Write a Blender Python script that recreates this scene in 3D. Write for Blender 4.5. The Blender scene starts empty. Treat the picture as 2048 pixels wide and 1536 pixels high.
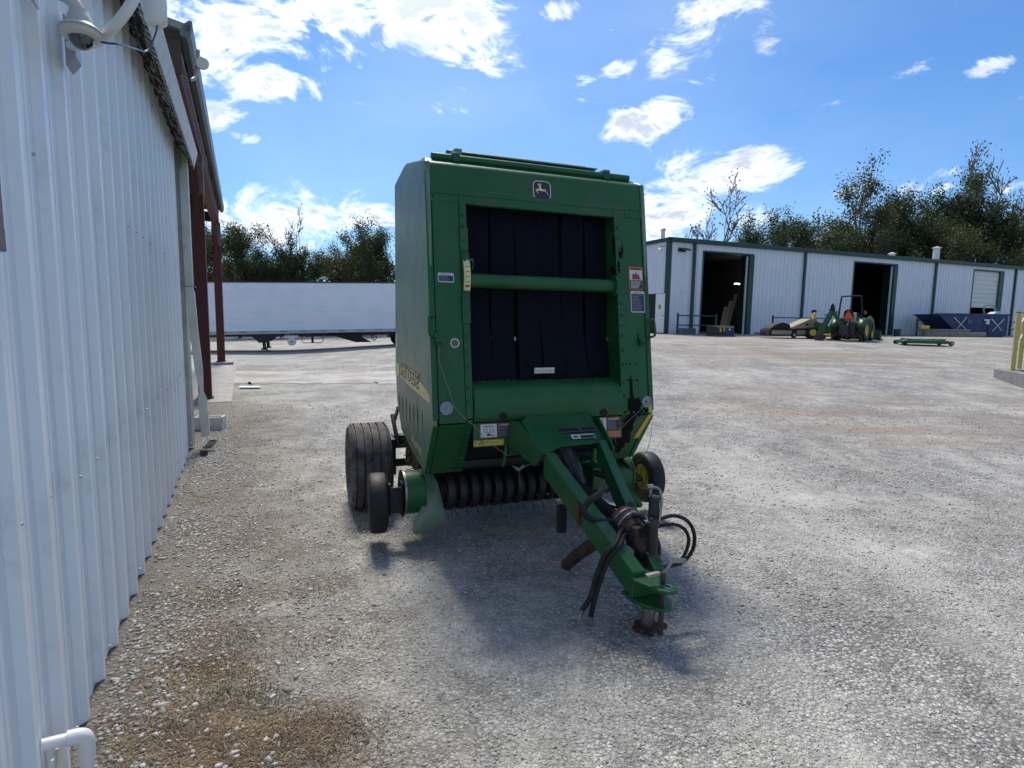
import bpy, bmesh, math, random
import numpy as np
from math import sin, cos, pi, radians as R
from mathutils import Vector as V, Matrix, Euler
random.seed(7); rng = np.random.default_rng(7)
sc = bpy.context.scene
col = sc.collection

# ------------------------------------------------------------------ camera
H = 1.7
F = 1150.0; PITCH = R(6.45); ROLL = R(.88)
fwd = V((0, cos(PITCH), -sin(PITCH))); rt0 = V((1, 0, 0)); up0 = rt0.cross(fwd)
rt = rt0*cos(ROLL) + up0*sin(ROLL); up = -rt0*sin(ROLL) + up0*cos(ROLL)
cd = bpy.data.cameras.new('camera'); cam = bpy.data.objects.new('camera', cd); col.objects.link(cam)
m = Matrix.Identity(4)
for i in range(3):
    m[i][0] = rt[i]; m[i][1] = up[i]; m[i][2] = -fwd[i]
m.translation = V((0, 0, H)); cam.matrix_world = m
cd.sensor_width = 36; cd.lens = 36*F/2048; cd.clip_start = .05; cd.clip_end = 3000
sc.camera = cam

# ------------------------------------------------------------------ light
SUN_EL = 56.0; SUN_AZ = -15.0          # azimuth measured from +Y towards +X
sc.view_settings.view_transform = 'Standard'; sc.view_settings.look = 'None'
sc.view_settings.gamma = 1; sc.view_settings.use_curve_mapping = False
sc.view_settings.exposure = 0.48
sd = bpy.data.lights.new('sun', 'SUN'); sun = bpy.data.objects.new('sun', sd); col.objects.link(sun)
sd.energy = 3.3; sd.angle = R(14.0); sd.color = (1, .94, .84)
sdir = V((sin(R(SUN_AZ))*cos(R(SUN_EL)), cos(R(SUN_AZ))*cos(R(SUN_EL)), sin(R(SUN_EL))))
sun.rotation_euler = (-sdir).to_track_quat('-Z', 'Y').to_euler()
sun.location = (0, 0, 20)

def world():
    w = bpy.data.worlds.new("World"); sc.world = w; w.use_nodes = True
    nt = w.node_tree; N = nt.nodes; L = nt.links; N.clear()
    def nd(t, **k):
        n = N.new(t)
        for a, b in k.items(): setattr(n, a, b)
        return n
    def mth(op, a, b=None, c=None, clamp=False):
        n = nd('ShaderNodeMath', operation=op); n.use_clamp = clamp
        for i, x in enumerate((a, b, c)):
            if x is None: continue
            if isinstance(x, (int, float)): n.inputs[i].default_value = x
            else: L.new(x, n.inputs[i])
        return n.outputs[0]
    sky = nd('ShaderNodeTexSky', sky_type='NISHITA'); sky.sun_disc = False
    sky.sun_elevation = R(SUN_EL); sky.sun_rotation = R(SUN_AZ)
    sky.air_density = 1.15; sky.dust_density = .55; sky.ozone_density = 3.2; sky.altitude = 100
    tc = nd('ShaderNodeTexCoord'); sep = nd('ShaderNodeSeparateXYZ'); L.new(tc.outputs['Generated'], sep.inputs[0])
    x, y, z = sep.outputs
    az = mth('MULTIPLY', mth('ARCTAN2', x, y), 57.2958)
    el = mth('MULTIPLY', mth('ARCSINE', z), 57.2958)
    # cloud fields: azimuth, elevation, half width, half height (degrees), tilt, weight
    blobs = [(-25.5, 24.6, 11.0, 4.0, 5, .60), (-17.6, 22.6, 4.6, 1.8, 0, .46), (-5.8, 25.2, 7.2, 3.2, -12, .64), (-23.8, 19.4, 5.6, 1.6, 3, .62), (-26.2, 16.9, 3.0, 1.3, 15, .56), (-24.5, 15.0, 1.2, .5, 0, .4),
             (-22.5, 8.6, 10.5, 2.4, 3, .66), (-28, 9.6, 2.3, 1.6, 0, .4), (-14.7, 9.0, 4.6, 2.0, 0, .62), (-17.3, 10.9, 1.1, .7, 0, .45), (17.4, 25.2, 5.2, 2.6, 25, .58), (14.3, 22.6, 2.0, 2.6, -15, .48), (13.4, 18.7, 5.4, 1.9, 20, .56),
             (21.9, 23.3, 1.6, 1.5, -30, .47), (9.4, 22.2, 1.7, .6, 5, .42), (38.2, 18.6, 2.4, .9, 30, .46), (20.3, 13.0, 4.4, 1.8, 8, .58), (16.0, 11.0, 4.4, 3.4, 0, .62), (22.6, 9.3, 3.0, 1.4, 0, .56), (13.4, 9.0, 3.4, 3.2, 0, .62),
             (36.1, 11.7, 2.6, .6, 8, .45), (34.6, 10.9, 2.0, .9, 5, .43), (28.7, 10.9, 1.6, .6, 0, .4), (32.2, 11.8, .8, .3, 0, .38), (39.2, 10.0, 1.6, .5, 10, .42), (3.5, 26.6, 2.3, .7, 0, .36), (8.3, 20.6, 1.2, .3, 0, .3),
             (62, 24, 14, 6, 10, .45), (95, 34, 22, 11, -10, .5), (140, 24, 26, 9, 5, .5), (175, 38, 24, 12, 0, .5), (-140, 26, 26, 10, 5, .5), (-95, 28, 20, 8, -5, .5), (120, 60, 40, 12, 0, .46), (-150, 58, 40, 12, 0, .46), (-60, 22, 14, 6, 8, .45), (-40, 50, 22, 9, 0, .42), (15, 55, 20, 8, 10, .4), (70, 60, 25, 9, 0, .4)]  # unseen clouds out of frame, enlarged to add white fill on the walls
    tot = None
    for a, e, ra, re, t, wt in blobs:
        da = mth('SUBTRACT', az, a); de = mth('SUBTRACT', el, e)
        c, s = cos(R(t)), sin(R(t))
        u = mth('ADD', mth('MULTIPLY', da, c/ra), mth('MULTIPLY', de, s/ra))
        v = mth('ADD', mth('MULTIPLY', da, -s/re), mth('MULTIPLY', de, c/re))
        q = mth('ADD', mth('MULTIPLY', u, u), mth('MULTIPLY', v, v))
        g = mth('MULTIPLY', mth('SUBTRACT', 1.0, mth('MULTIPLY', q, .5)), wt, clamp=False)
        g = mth('MAXIMUM', g, 0.0)
        tot = g if tot is None else mth('MAXIMUM', tot, g)
    mp = nd('ShaderNodeMapping'); mp.inputs['Scale'].default_value = (1, 1, 2.0); L.new(tc.outputs['Generated'], mp.inputs[0])
    def noise(scale, det, rough, dist=0.0):
        n = nd('ShaderNodeTexNoise'); n.inputs['Scale'].default_value = scale; n.inputs['Detail'].default_value = det
        n.inputs['Roughness'].default_value = rough; n.inputs['Distortion'].default_value = dist
        L.new(mp.outputs[0], n.inputs['Vector']); return n.outputs[0]
    f1 = noise(8.5, 12, .68, .8); f2 = noise(2.2, 4, .5); f3 = noise(16, 6, .6)
    fb = mth('ADD', mth('MULTIPLY', f1, .75), mth('MULTIPLY', f3, .25))
    dens = mth('ADD', mth('MULTIPLY', mth('SUBTRACT', fb, .5), 3.0), mth('SUBTRACT', tot, .31))
    ss = nd('ShaderNodeMapRange', interpolation_type='SMOOTHSTEP'); ss.inputs['From Min'].default_value = -.06; ss.inputs['From Max'].default_value = .44
    L.new(dens, ss.inputs['Value'])
    thick = nd('ShaderNodeMapRange', interpolation_type='SMOOTHSTEP'); thick.inputs['From Min'].default_value = .16; thick.inputs['From Max'].default_value = .55
    L.new(mth('ADD', dens, mth('MULTIPLY', mth('SUBTRACT', f3, .5), .8)), thick.inputs['Value'])
    cc = nd('ShaderNodeMix', data_type='RGBA'); L.new(thick.outputs[0], cc.inputs['Factor'])
    cc.inputs['A'].default_value = (8.6, 8.8, 9.0, 1); cc.inputs['B'].default_value = (3.9, 4.4, 5.2, 1)
    # forward scattering: clouds near the sun shine more
    dt = nd('ShaderNodeVectorMath', operation='DOT_PRODUCT'); L.new(tc.outputs['Generated'], dt.inputs[0]); dt.inputs[1].default_value = sdir
    fw = mth('POWER', mth('MAXIMUM', dt.outputs['Value'], 0.0), 10.0)
    gain = mth('ADD', .78, mth('MULTIPLY', fw, 1.0))
    cs = nd('ShaderNodeVectorMath', operation='SCALE'); L.new(cc.outputs['Result'], cs.inputs[0]); L.new(gain, cs.inputs['Scale'])
    # faint high veil, denser towards the sun
    veil = mth('MULTIPLY', mth('MULTIPLY', mth('SUBTRACT', f2, .34), 2.6, clamp=True), mth('ADD', .10, mth('MULTIPLY', fw, .32)), clamp=True)
    tint = nd('ShaderNodeMix', data_type='RGBA', blend_type='MULTIPLY'); tint.inputs['Factor'].default_value = 1
    L.new(sky.outputs[0], tint.inputs['A']); tint.inputs['B'].default_value = (.315, .49, .67, 1)
    m1 = nd('ShaderNodeMix', data_type='RGBA'); L.new(veil, m1.inputs['Factor']); L.new(tint.outputs['Result'], m1.inputs['A']); L.new(cs.outputs[0], m1.inputs['B'])
    m2 = nd('ShaderNodeMix', data_type='RGBA'); L.new(ss.outputs[0], m2.inputs['Factor']); L.new(m1.outputs['Result'], m2.inputs['A']); L.new(cs.outputs[0], m2.inputs['B'])
    bg = nd('ShaderNodeBackground'); bg.inputs['Strength'].default_value = .15; L.new(m2.outputs['Result'], bg.inputs['Color'])
    o = nd('ShaderNodeOutputWorld'); L.new(bg.outputs[0], o.inputs[0])
world()

# ------------------------------------------------------------------ materials
MT = {}
def mat(name, c, rough=.6, metal=0.0, var=None, vs=6.0, vth=(.45, .62), bump=0.0, bs=40.0, grime=None, gs=3.0, gth=(.5, .7), emit=None, spec=.5, coat=0.0, stretch=None, island=0.0):
    if name in MT: return MT[name]
    m = bpy.data.materials.new(name); m.use_nodes = True; nt = m.node_tree; N = nt.nodes; L = nt.links
    b = N['Principled BSDF']; b.inputs['Base Color'].default_value = (*c, 1); b.inputs['Roughness'].default_value = rough; b.inputs['Metallic'].default_value = metal
    b.inputs['Specular IOR Level'].default_value = spec; b.inputs['Coat Weight'].default_value = coat
    tc = N.new('ShaderNodeTexCoord'); vec = tc.outputs['Object']
    if stretch:
        mp = N.new('ShaderNodeMapping'); mp.inputs['Scale'].default_value = stretch; L.new(vec, mp.inputs[0]); vec = mp.outputs[0]
    cur = None
    def layer(cur, c2, s, th, det=8):
        n = N.new('ShaderNodeTexNoise'); n.inputs['Scale'].default_value = s; n.inputs['Detail'].default_value = det; n.inputs['Roughness'].default_value = .62; L.new(vec, n.inputs['Vector'])
        r = N.new('ShaderNodeMapRange'); r.inputs['From Min'].default_value = th[0]; r.inputs['From Max'].default_value = th[1]; L.new(n.outputs[0], r.inputs['Value'])
        x = N.new('ShaderNodeMix'); x.data_type = 'RGBA'; L.new(r.outputs[0], x.inputs['Factor'])
        if cur is None: x.inputs['A'].default_value = (*c, 1)
        else: L.new(cur, x.inputs['A'])
        x.inputs['B'].default_value = (*c2, 1); return x.outputs['Result']
    if var: cur = layer(cur, var, vs, vth)
    if grime: cur = layer(cur, grime, gs, gth)
    if island:
        g = N.new('ShaderNodeNewGeometry'); hs = N.new('ShaderNodeMapRange'); L.new(g.outputs['Random Per Island'], hs.inputs['Value']); hs.inputs['To Min'].default_value = 1-island; hs.inputs['To Max'].default_value = 1+island
        x = N.new('ShaderNodeVectorMath'); x.operation = 'SCALE'; L.new(hs.outputs[0], x.inputs['Scale'])
        if cur is None: x.inputs[0].default_value = c
        else: L.new(cur, x.inputs[0])
        cur = x.outputs[0]
    if cur is not None: L.new(cur, b.inputs['Base Color'])
    if bump:
        n = N.new('ShaderNodeTexNoise'); n.inputs['Scale'].default_value = bs; n.inputs['Detail'].default_value = 6; L.new(vec, n.inputs['Vector'])
        bp = N.new('ShaderNodeBump'); bp.inputs['Strength'].default_value = bump; bp.inputs['Distance'].default_value = .02; L.new(n.outputs[0], bp.inputs['Height']); L.new(bp.outputs[0], b.inputs['Normal'])
        rr = N.new('ShaderNodeMapRange'); rr.inputs['To Min'].default_value = max(0, rough-.12); rr.inputs['To Max'].default_value = min(1, rough+.12); L.new(n.outputs[0], rr.inputs['Value']); L.new(rr.outputs[0], b.inputs['Roughness'])
    if emit:
        b.inputs['Emission Color'].default_value = (*emit[0], 1); b.inputs['Emission Strength'].default_value = emit[1]
    MT[name] = m; return m

GREEN = mat('green_paint', (.009, .086, .023), .42, var=(.016, .106, .032), vs=3, vth=(.35, .65), bump=.10, bs=9, grime=(.050, .078, .042), gs=6, gth=(.52, .80), spec=.36)
GFADE_GLARE = mat('faded_glare_green_paint', (.115, .195, .125), .36, var=(.175, .245, .170), vs=2.2, vth=(.35, .65), bump=.10, bs=5, grime=(.045, .110, .055), gs=3, gth=(.56, .75), spec=.5)  # worn green, its colour lightened for sun glare on the baler's left side
GDARK = mat('dark_green_paint', (.008, .07, .03), .5, bump=.05, bs=20)
GTRIM = mat('forest_green_trim', (.008, .040, .030), .45, bump=.04, bs=20)
YEL = mat('yellow_paint', (.62, .46, .03), .5, grime=(.25, .18, .05), gs=9, gth=(.55, .75))
YELP = mat('pale_yellow_decal', (.78, .68, .32), .5, grime=(.35, .30, .12), gs=14, gth=(.55, .75))
RUB = mat('black_rubber', (.010, .010, .012), .60, var=(.020, .019, .019), vs=12, bump=.15, bs=60, spec=.35)
TYRE = mat('dusty_tyre_rubber', (.045, .042, .042), .85, var=(.13, .12, .115), vs=9, vth=(.38, .6), bump=.3, bs=50)
BELT = mat('belt_rubber', (.0035, .0045, .010), .85, spec=.15, var=(.009, .010, .016), vs=1.6, vth=(.45,.7), bump=.25, bs=1, stretch=(260, 1, 60))
STEEL = mat('dull_steel', (.30, .30, .30), .38, .9, bump=.1, bs=30, grime=(.16, .10, .07), gs=12)
BRIGHT = mat('bright_steel', (.7, .7, .7), .25, 1.0)
DSTEEL = mat('dark_steel', (.035, .033, .035), .5, .4, bump=.15, bs=30)
RUST = mat('rusty_steel', (.085, .050, .034), .85, var=(.045, .030, .025), vs=14, bump=.4, bs=50)
BLACK = mat('matt_black', (.008, .008, .009), .8)
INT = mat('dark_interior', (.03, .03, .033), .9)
GREASE = mat('black_grease', (.004, .004, .004), .75, bump=.4, bs=50, spec=.15)
WPAINT = mat('white_steel_siding', (.78, .82, .84), .38, var=(.73, .77, .80), vs=1.2, vth=(.4, .65), bump=.03, bs=5, spec=.5, grime=(.50, .52, .53), gs=2.5, gth=(.58, .8))
WDULL = mat('white_trim_paint', (.62, .62, .58), .5, var=(.50, .50, .46), vs=4, bump=.1, bs=12, grime=(.28, .26, .21), gs=6, gth=(.58, .75))
WPVC = mat('white_pvc', (.72, .72, .70), .32, grime=(.5, .48, .43), gs=8, gth=(.55, .8))
WCLEAN = mat('white_enamel', (.72, .72, .70), .35)
CREAM = mat('cream_plastic', (.55, .53, .47), .4, grime=(.35, .32, .27), gs=10, gth=(.6, .8))
GREYP = mat('grey_plastic', (.28, .30, .34), .45)
WOODR = mat('barn_red_wood', (.085, .020, .014), .75, var=(.06, .015, .012), vs=8, bump=.3, bs=30, stretch=(4, 4, .6))
WOODG = mat('weathered_grey_wood', (.16, .14, .12), .9, var=(.09, .08, .07), vs=10, bump=.4, bs=30)
WOODB = mat('dark_brown_wood', (.05, .035, .028), .85, bump=.3, bs=30)
CONC = mat('concrete', (.36, .34, .31), .9, var=(.28, .265, .24), vs=5, bump=.25, bs=45, grime=(.2, .18, .15), gs=2, gth=(.55, .75))
CONCD = mat('old_grey_concrete', (.22, .21, .20), .9, var=(.17, .16, .15), vs=6, bump=.25, bs=45)
BLUEST = mat('navy_blue_paint', (.010, .030, .11), .5, var=(.015, .04, .12), vs=2, grime=(.03, .035, .05), gs=3, gth=(.55, .8), bump=.1, bs=8)
TAN = mat('tan_paint', (.30, .24, .15), .6, var=(.24, .19, .12), vs=5)
RED = mat('signal_red', (.75, .03, .015), .4, emit=None)
DRED = mat('dark_red_paint', (.16, .012, .01), .4)
ORANGE = mat('orange_decal', (.55, .16, .05), .5)
DECW = mat('white_decal', (.62, .62, .60), .45)
DECK = mat('black_decal', (.015, .013, .016), .45)
DECN = mat('navy_decal', (.012, .016, .05), .45)
DECR = mat('red_decal', (.32, .02, .02), .45)
DECG = mat('grey_print', (.22, .22, .24), .5)
GLASSD = mat('smoked_dome', (.01, .012, .018), .04, spec=.8, coat=1.0)
CARD = mat('cardboard', (.30, .21, .13), .8)
CABLEB = mat('blue_cable', (.02, .10, .17), .4)
TWINE = mat('twine', (.27, .25, .19), .8)
LAMP = mat('lit_tube', (.9, .9, .9), .5, emit=((1, .97, .9), 9.0))
HAY = mat('old_hay', (.10, .07, .04), .95, var=(.20, .15, .08), vs=30, bump=.6, bs=60, island=.4)
ROPE = mat('white_rope', (.66, .64, .58), .8)

# ------------------------------------------------------------------ mesh helpers
class MB:
    def __init__(s): s.v = []; s.f = []
    def add(s, vs, fs):
        n = len(s.v); s.v += [tuple(p) for p in vs]; s.f += [tuple(i+n for i in f) for f in fs]; return s
    def box(s, x0, x1, y0, y1, z0, z1):
        return s.add([(x0, y0, z0), (x1, y0, z0), (x1, y1, z0), (x0, y1, z0), (x0, y0, z1), (x1, y0, z1), (x1, y1, z1), (x0, y1, z1)],
                     [(0, 3, 2, 1), (4, 5, 6, 7), (0, 1, 5, 4), (1, 2, 6, 5), (2, 3, 7, 6), (3, 0, 4, 7)])
    def prism(s, poly, vec):
        n = len(poly); vec = V(vec); a = [V(p) for p in poly]; b = [p+vec for p in a]
        nrm = V((0, 0, 0))
        for i in range(n): nrm += (a[i]-a[0]).cross(a[(i+1) % n]-a[0])
        if nrm.dot(vec) > 0: a.reverse(); b.reverse()
        return s.add(a+b, [tuple(range(n)), tuple(range(2*n-1, n-1, -1))]+[(i, i+n, (i+1) % n+n, (i+1) % n) for i in range(n)])
    def tube(s, pts, r, n=10, smooth=0, closed=False):
        P = [V(p) for p in pts]; rr = r if isinstance(r, (list, tuple)) else [r]*len(P)
        if smooth and len(P) > 2:
            Q = []; q = []
            for i in range(len(P)-1):
                p0 = P[max(i-1, 0)]; p1 = P[i]; p2 = P[i+1]; p3 = P[min(i+2, len(P)-1)]
                for k in range(smooth):
                    t = k/smooth
                    Q.append(.5*((2*p1)+(-p0+p2)*t+(2*p0-5*p1+4*p2-p3)*t*t+(-p0+3*p1-3*p2+p3)*t**3)); q.append(rr[i]*(1-t)+rr[i+1]*t)
            Q.append(P[-1]); q.append(rr[-1]); P, rr = Q, q
        vs = []; fs = []; ref = None
        for i, p in enumerate(P):
            t = (P[min(i+1, len(P)-1)]-P[max(i-1, 0)]).normalized()
            if ref is None: ref = t.orthogonal().normalized()
            ref = (ref - t*ref.dot(t)); ref = ref.normalized() if ref.length > 1e-6 else t.orthogonal().normalized()
            b = t.cross(ref)
            for k in range(n):
                a = 2*pi*k/n; vs.append(p+(ref*cos(a)+b*sin(a))*rr[i])
        m_ = len(P)
        for i in range(m_-1):
            for k in range(n):
                fs.append((i*n+k, i*n+(k+1) % n, (i+1)*n+(k+1) % n, (i+1)*n+k))
        fs.append(tuple(range(n-1, -1, -1))); fs.append(tuple((m_-1)*n+k for k in range(n)))
        return s.add(vs, fs)
    def cyl(s, p0, p1, r, r1=None, n=20): return s.tube([p0, p1], [r, r if r1 is None else r1], n)
    def lathe(s, prof, c, ax='x', n=32, a0=0.0, a1=2*pi):
        c = V(c); full = abs(a1-a0-2*pi) < 1e-6; cnt = n if full else n+1; vs = []
        for k in range(cnt):
            a = a0+(a1-a0)*k/n
            for r, h in prof:
                if ax == 'x': vs.append(c+V((h, r*cos(a), r*sin(a))))
                elif ax == 'y': vs.append(c+V((r*cos(a), h, r*sin(a))))
                else: vs.append(c+V((r*cos(a), r*sin(a), h)))
        m_ = len(prof); fs = []
        for k in range(n):
            k2 = (k+1) % cnt
            for j in range(m_-1): fs.append((k*m_+j, k2*m_+j, k2*m_+j+1, k*m_+j+1))
        return s.add(vs, fs)
    def mesh(s, name, m, smooth=35):
        me = bpy.data.meshes.new(name); me.from_pydata(s.v, [], s.f); me.materials.append(m)
        bm = bmesh.new(); bm.from_mesh(me); bmesh.ops.recalc_face_normals(bm, faces=bm.faces); bm.to_mesh(me); bm.free()
        if smooth and len(me.polygons) < 60000:
            me.polygons.foreach_set('use_smooth', [True]*len(me.polygons)); me.set_sharp_from_angle(angle=R(smooth))
        return me
    def build(s, name, m, parent=None, bevel=0, smooth=35, label=None, loc=None, rz=None, kind=None):
        o = bpy.data.objects.new(name, s.mesh(name, m, smooth)); col.objects.link(o)
        if parent is not None: o.parent = parent
        if bevel:
            b = o.modifiers.new('bevel', 'BEVEL'); b.width = bevel; b.segments = 2; b.limit_method = 'ANGLE'; b.angle_limit = R(40)
        if label: o['label'] = label
        if loc: o.location = loc
        if rz is not None: o.rotation_euler = (0, 0, rz)
        if kind: o['kind'] = kind
        return o

def thing(name, label, cat, loc=(0, 0, 0), rz=0, group=None):
    o = bpy.data.objects.new(name, None); col.objects.link(o); o.location = loc; o.rotation_euler = (0, 0, rz)
    o.empty_display_size = .2
    o['label'] = label; o['category'] = cat
    if group: o['group'] = group
    return o
def tag(o, label, cat, group=None):
    o['label'] = label; o['category'] = cat
    if group: o['group'] = group
    return o
def inst(me, name, parent, loc=(0, 0, 0), rot=(0, 0, 0), scale=(1, 1, 1)):
    o = bpy.data.objects.new(name, me); col.objects.link(o); o.parent = parent; o.location = loc; o.rotation_euler = rot; o.scale = scale; return o
def text_mb(s, size, o, xa, ya, th=.0008, align='LEFT', bold=0.0, mb=None):
    """lettering as thin raised geometry: o origin, xa reading direction, ya up direction"""
    cu = bpy.data.curves.new('t', 'FONT'); cu.body = s; cu.size = size; cu.align_x = align; cu.offset = bold; cu.resolution_u = 2
    ob = bpy.data.objects.new('t', cu); col.objects.link(ob)
    dg = bpy.context.evaluated_depsgraph_get(); me = bpy.data.meshes.new_from_object(ob.evaluated_get(dg))
    xa = V(xa).normalized(); ya = V(ya).normalized(); n = xa.cross(ya)*th; o = V(o)
    mb = mb or MB(); mb.add([o+xa*v.co.x+ya*v.co.y+n for v in me.vertices], [tuple(p.vertices) for p in me.polygons])
    bpy.data.objects.remove(ob); bpy.data.curves.remove(cu); bpy.data.meshes.remove(me); return mb

# ------------------------------------------------------------------ ground
def sstep(a, b, x):
    t = np.clip((x-a)/(b-a), 0, 1); return t*t*(3-2*t)
def terrain(X, Y):
    X = np.asarray(X, float); Y = np.asarray(Y, float)
    a = X/np.maximum(Y, 1.0)
    r = np.clip((Y-7)/23, 0, 1); rampR = 1-(1-r)**1.6
    rampL = sstep(17, 33, Y)
    return 1.04*sstep(-.12, .2, a)*rampR - .47*sstep(-.12, -.43, a)*rampL*1.0
def tz(x, y): return float(terrain(x, y))

def axis_pts():
    ys = np.concatenate([np.arange(-6, 12, .25), np.arange(12, 50, .75), np.arange(50, 120, 6), [150, 220, 400, 900]])
    xs = np.concatenate([[-700, -300, -150], np.arange(-80, -30, 5), np.arange(-30, -8, .8), np.arange(-8, 12, .3), np.arange(12, 50, .8), np.arange(50, 100, 5), [150, 300, 700]])
    return xs, ys
def ground_material():
    m = bpy.data.materials.new('gravel_ground'); m.use_nodes = True; nt = m.node_tree; N = nt.nodes; L = nt.links; b = N['Principled BSDF']
    tc = N.new('ShaderNodeTexCoord'); P = tc.outputs['Object']
    def noise(s, d=6, r=.6, dist=0):
        n = N.new('ShaderNodeTexNoise'); n.inputs['Scale'].default_value = s; n.inputs['Detail'].default_value = d; n.inputs['Roughness'].default_value = r; n.inputs['Distortion'].default_value = dist
        L.new(P, n.inputs['Vector']); return n.outputs[0]
    def mr(x, a, b_, c=0, d=1):
        n = N.new('ShaderNodeMapRange'); n.inputs['From Min'].default_value = a; n.inputs['From Max'].default_value = b_; n.inputs['To Min'].default_value = c; n.inputs['To Max'].default_value = d
        L.new(x, n.inputs['Value']); return n.outputs[0]
    def mth(op, a, b_):
        n = N.new('ShaderNodeMath'); n.operation = op
        for i, x in enumerate((a, b_)):
            if isinstance(x, (int, float)): n.inputs[i].default_value = x
            else: L.new(x, n.inputs[i])
        return n.outputs[0]
    def mix(f, a, b_):
        n = N.new('ShaderNodeMix'); n.data_type = 'RGBA'
        if isinstance(f, (int, float)): n.inputs['Factor'].default_value = f
        else: L.new(f, n.inputs['Factor'])
        for k, x in (('A', a), ('B', b_)):
            if isinstance(x, tuple): n.inputs[k].default_value = (*x, 1)
            else: L.new(x, n.inputs[k])
        return n.outputs['Result']
    # warped coordinates so the stones are irregular
    nz = N.new('ShaderNodeTexNoise'); nz.inputs['Scale'].default_value = 30; nz.inputs['Detail'].default_value = 2; L.new(P, nz.inputs['Vector'])
    wv = N.new('ShaderNodeVectorMath'); wv.operation = 'MULTIPLY_ADD'; L.new(nz.outputs['Color'], wv.inputs[0]); wv.inputs[1].default_value = (.012,)*3; L.new(P, wv.inputs[2])
    def vor(s, feat='F1'):
        v = N.new('ShaderNodeTexVoronoi'); v.feature = feat; v.inputs['Scale'].default_value = s; v.inputs['Randomness'].default_value = 1.0; L.new(wv.outputs[0], v.inputs['Vector']); return v
    v1 = vor(50); v2 = vor(115); v3 = vor(17)
    sp = N.new('ShaderNodeSeparateColor'); L.new(v1.outputs['Color'], sp.inputs[0]); sp2 = N.new('ShaderNodeSeparateColor'); L.new(v2.outputs['Color'], sp2.inputs[0]); sp3 = N.new('ShaderNodeSeparateColor'); L.new(v3.outputs['Color'], sp3.inputs[0])
    g1 = mr(sp.outputs[0], 0, 1, .15, .44); g2 = mr(sp2.outputs[0], 0, 1, .16, .50)
    def grey(x, t):
        n = N.new('ShaderNodeVectorMath'); n.operation = 'SCALE'; n.inputs[0].default_value = t; L.new(x, n.inputs['Scale']); return n.outputs[0]
    stone = mix(mr(v1.outputs['Distance'], .35, .62), grey(g1, (1.42, 1.38, 1.31)), (.21, .195, .175))
    fine = mix(mr(v2.outputs['Distance'], .45, .7), grey(g2, (1.42, 1.36, 1.28)), (.19, .17, .145))
    big = noise(.55, 5, .62, .4); mid = noise(2.3, 6, .65)
    cover = mr(mth('ADD', mth('MULTIPLY', big, .6), mth('MULTIPLY', mid, .5)), .46, .66)      # 0 loose stone, 1 packed fines
    base = mix(cover, stone, mix(.45, fine, (.47, .44, .395)))
    # tan and reddish soil
    soil = mr(mth('ADD', mth('MULTIPLY', noise(.33, 4, .6, .6), .7), mth('MULTIPLY', noise(3.5, 6, .7), .35)), .56, .70)
    base = mix(mth('MULTIPLY', soil, .65), base, (.40, .33, .25))
    sx = N.new('ShaderNodeSeparateXYZ'); L.new(P, sx.inputs[0]); X, Y, _ = sx.outputs
    # larger tonal variation: tracks and damp spots
    tv = mth('MULTIPLY', mr(noise(7, 5, .7), .35, .68, .74, 1.18), mr(noise(1.1, 5, .65, .5), .34, .66, .80, 1.16))
    sc2 = N.new('ShaderNodeVectorMath'); sc2.operation = 'SCALE'; L.new(base, sc2.inputs[0]); L.new(tv, sc2.inputs['Scale']); base = sc2.outputs[0]
    tm = N.new('ShaderNodeMapping'); tm.inputs['Rotation'].default_value = (0, 0, R(24)); tm.inputs['Scale'].default_value = (.95, .10, 1); L.new(P, tm.inputs[0])
    tn_ = N.new('ShaderNodeTexNoise'); tn_.inputs['Scale'].default_value = 1.0; tn_.inputs['Detail'].default_value = 4; L.new(tm.outputs[0], tn_.inputs['Vector'])
    base = mix(mth('MULTIPLY', mr(tn_.outputs[0], .52, .64), .40), base, (.50, .475, .43)); wm_ = N.new('ShaderNodeVectorMath'); wm_.operation = 'MULTIPLY'; wm_.inputs[1].default_value = (.99, 1.0, .985); L.new(base, wm_.inputs[0]); base = wm_.outputs[0]
    # packed brown earth in front of the shed: beyond a wavy line
    far = mth('SUBTRACT', Y, mth('MULTIPLY', X, .62)); wob = mth('MULTIPLY', mth('SUBTRACT', noise(.25, 5, .6), .5), 7.0)
    fm = mr(mth('ADD', mth('SUBTRACT', far, 17.6), wob), 0, 1.2); fm = mth('MULTIPLY', fm, mr(X, 0, 3))
    base = mix(mth('MULTIPLY', fm, .72), base, mix(noise(1.2, 7, .7), (.29, .255, .22), (.44, .40, .36)))
    # brown track streaks on the right
    wv2 = N.new('ShaderNodeMapping'); wv2.inputs['Rotation'].default_value = (0, 0, R(28)); wv2.inputs['Scale'].default_value = (.12, .9, 1); L.new(P, wv2.inputs[0])
    n4 = N.new('ShaderNodeTexNoise'); n4.inputs['Scale'].default_value = .9; n4.inputs['Detail'].default_value = 6; n4.inputs['Roughness'].default_value = .65; L.new(wv2.outputs[0], n4.inputs['Vector'])
    st = mth('MULTIPLY', mr(n4.outputs[0], .50, .62), mr(X, 3.0, 6)); base = mix(mth('MULTIPLY', st, .75), base, (.27, .205, .15))
    # old ground litter along the wall (dark humus between stones)
    dwall = mth('ADD', mth('MULTIPLY', X, .906), mth('MULTIPLY', Y, .423))
    lit = mth('MULTIPLY', mr(mth('ADD', dwall, mth('MULTIPLY', mth('SUBTRACT', mid, .5), 2.0)), 1.0, -.1), mr(Y, 13, 10)); base = mix(mth('MULTIPLY', lit, .68), base, (.125, .098, .070))
    L.new(base, b.inputs['Base Color']); b.inputs['Roughness'].default_value = .82; b.inputs['Specular IOR Level'].default_value = .45
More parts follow.
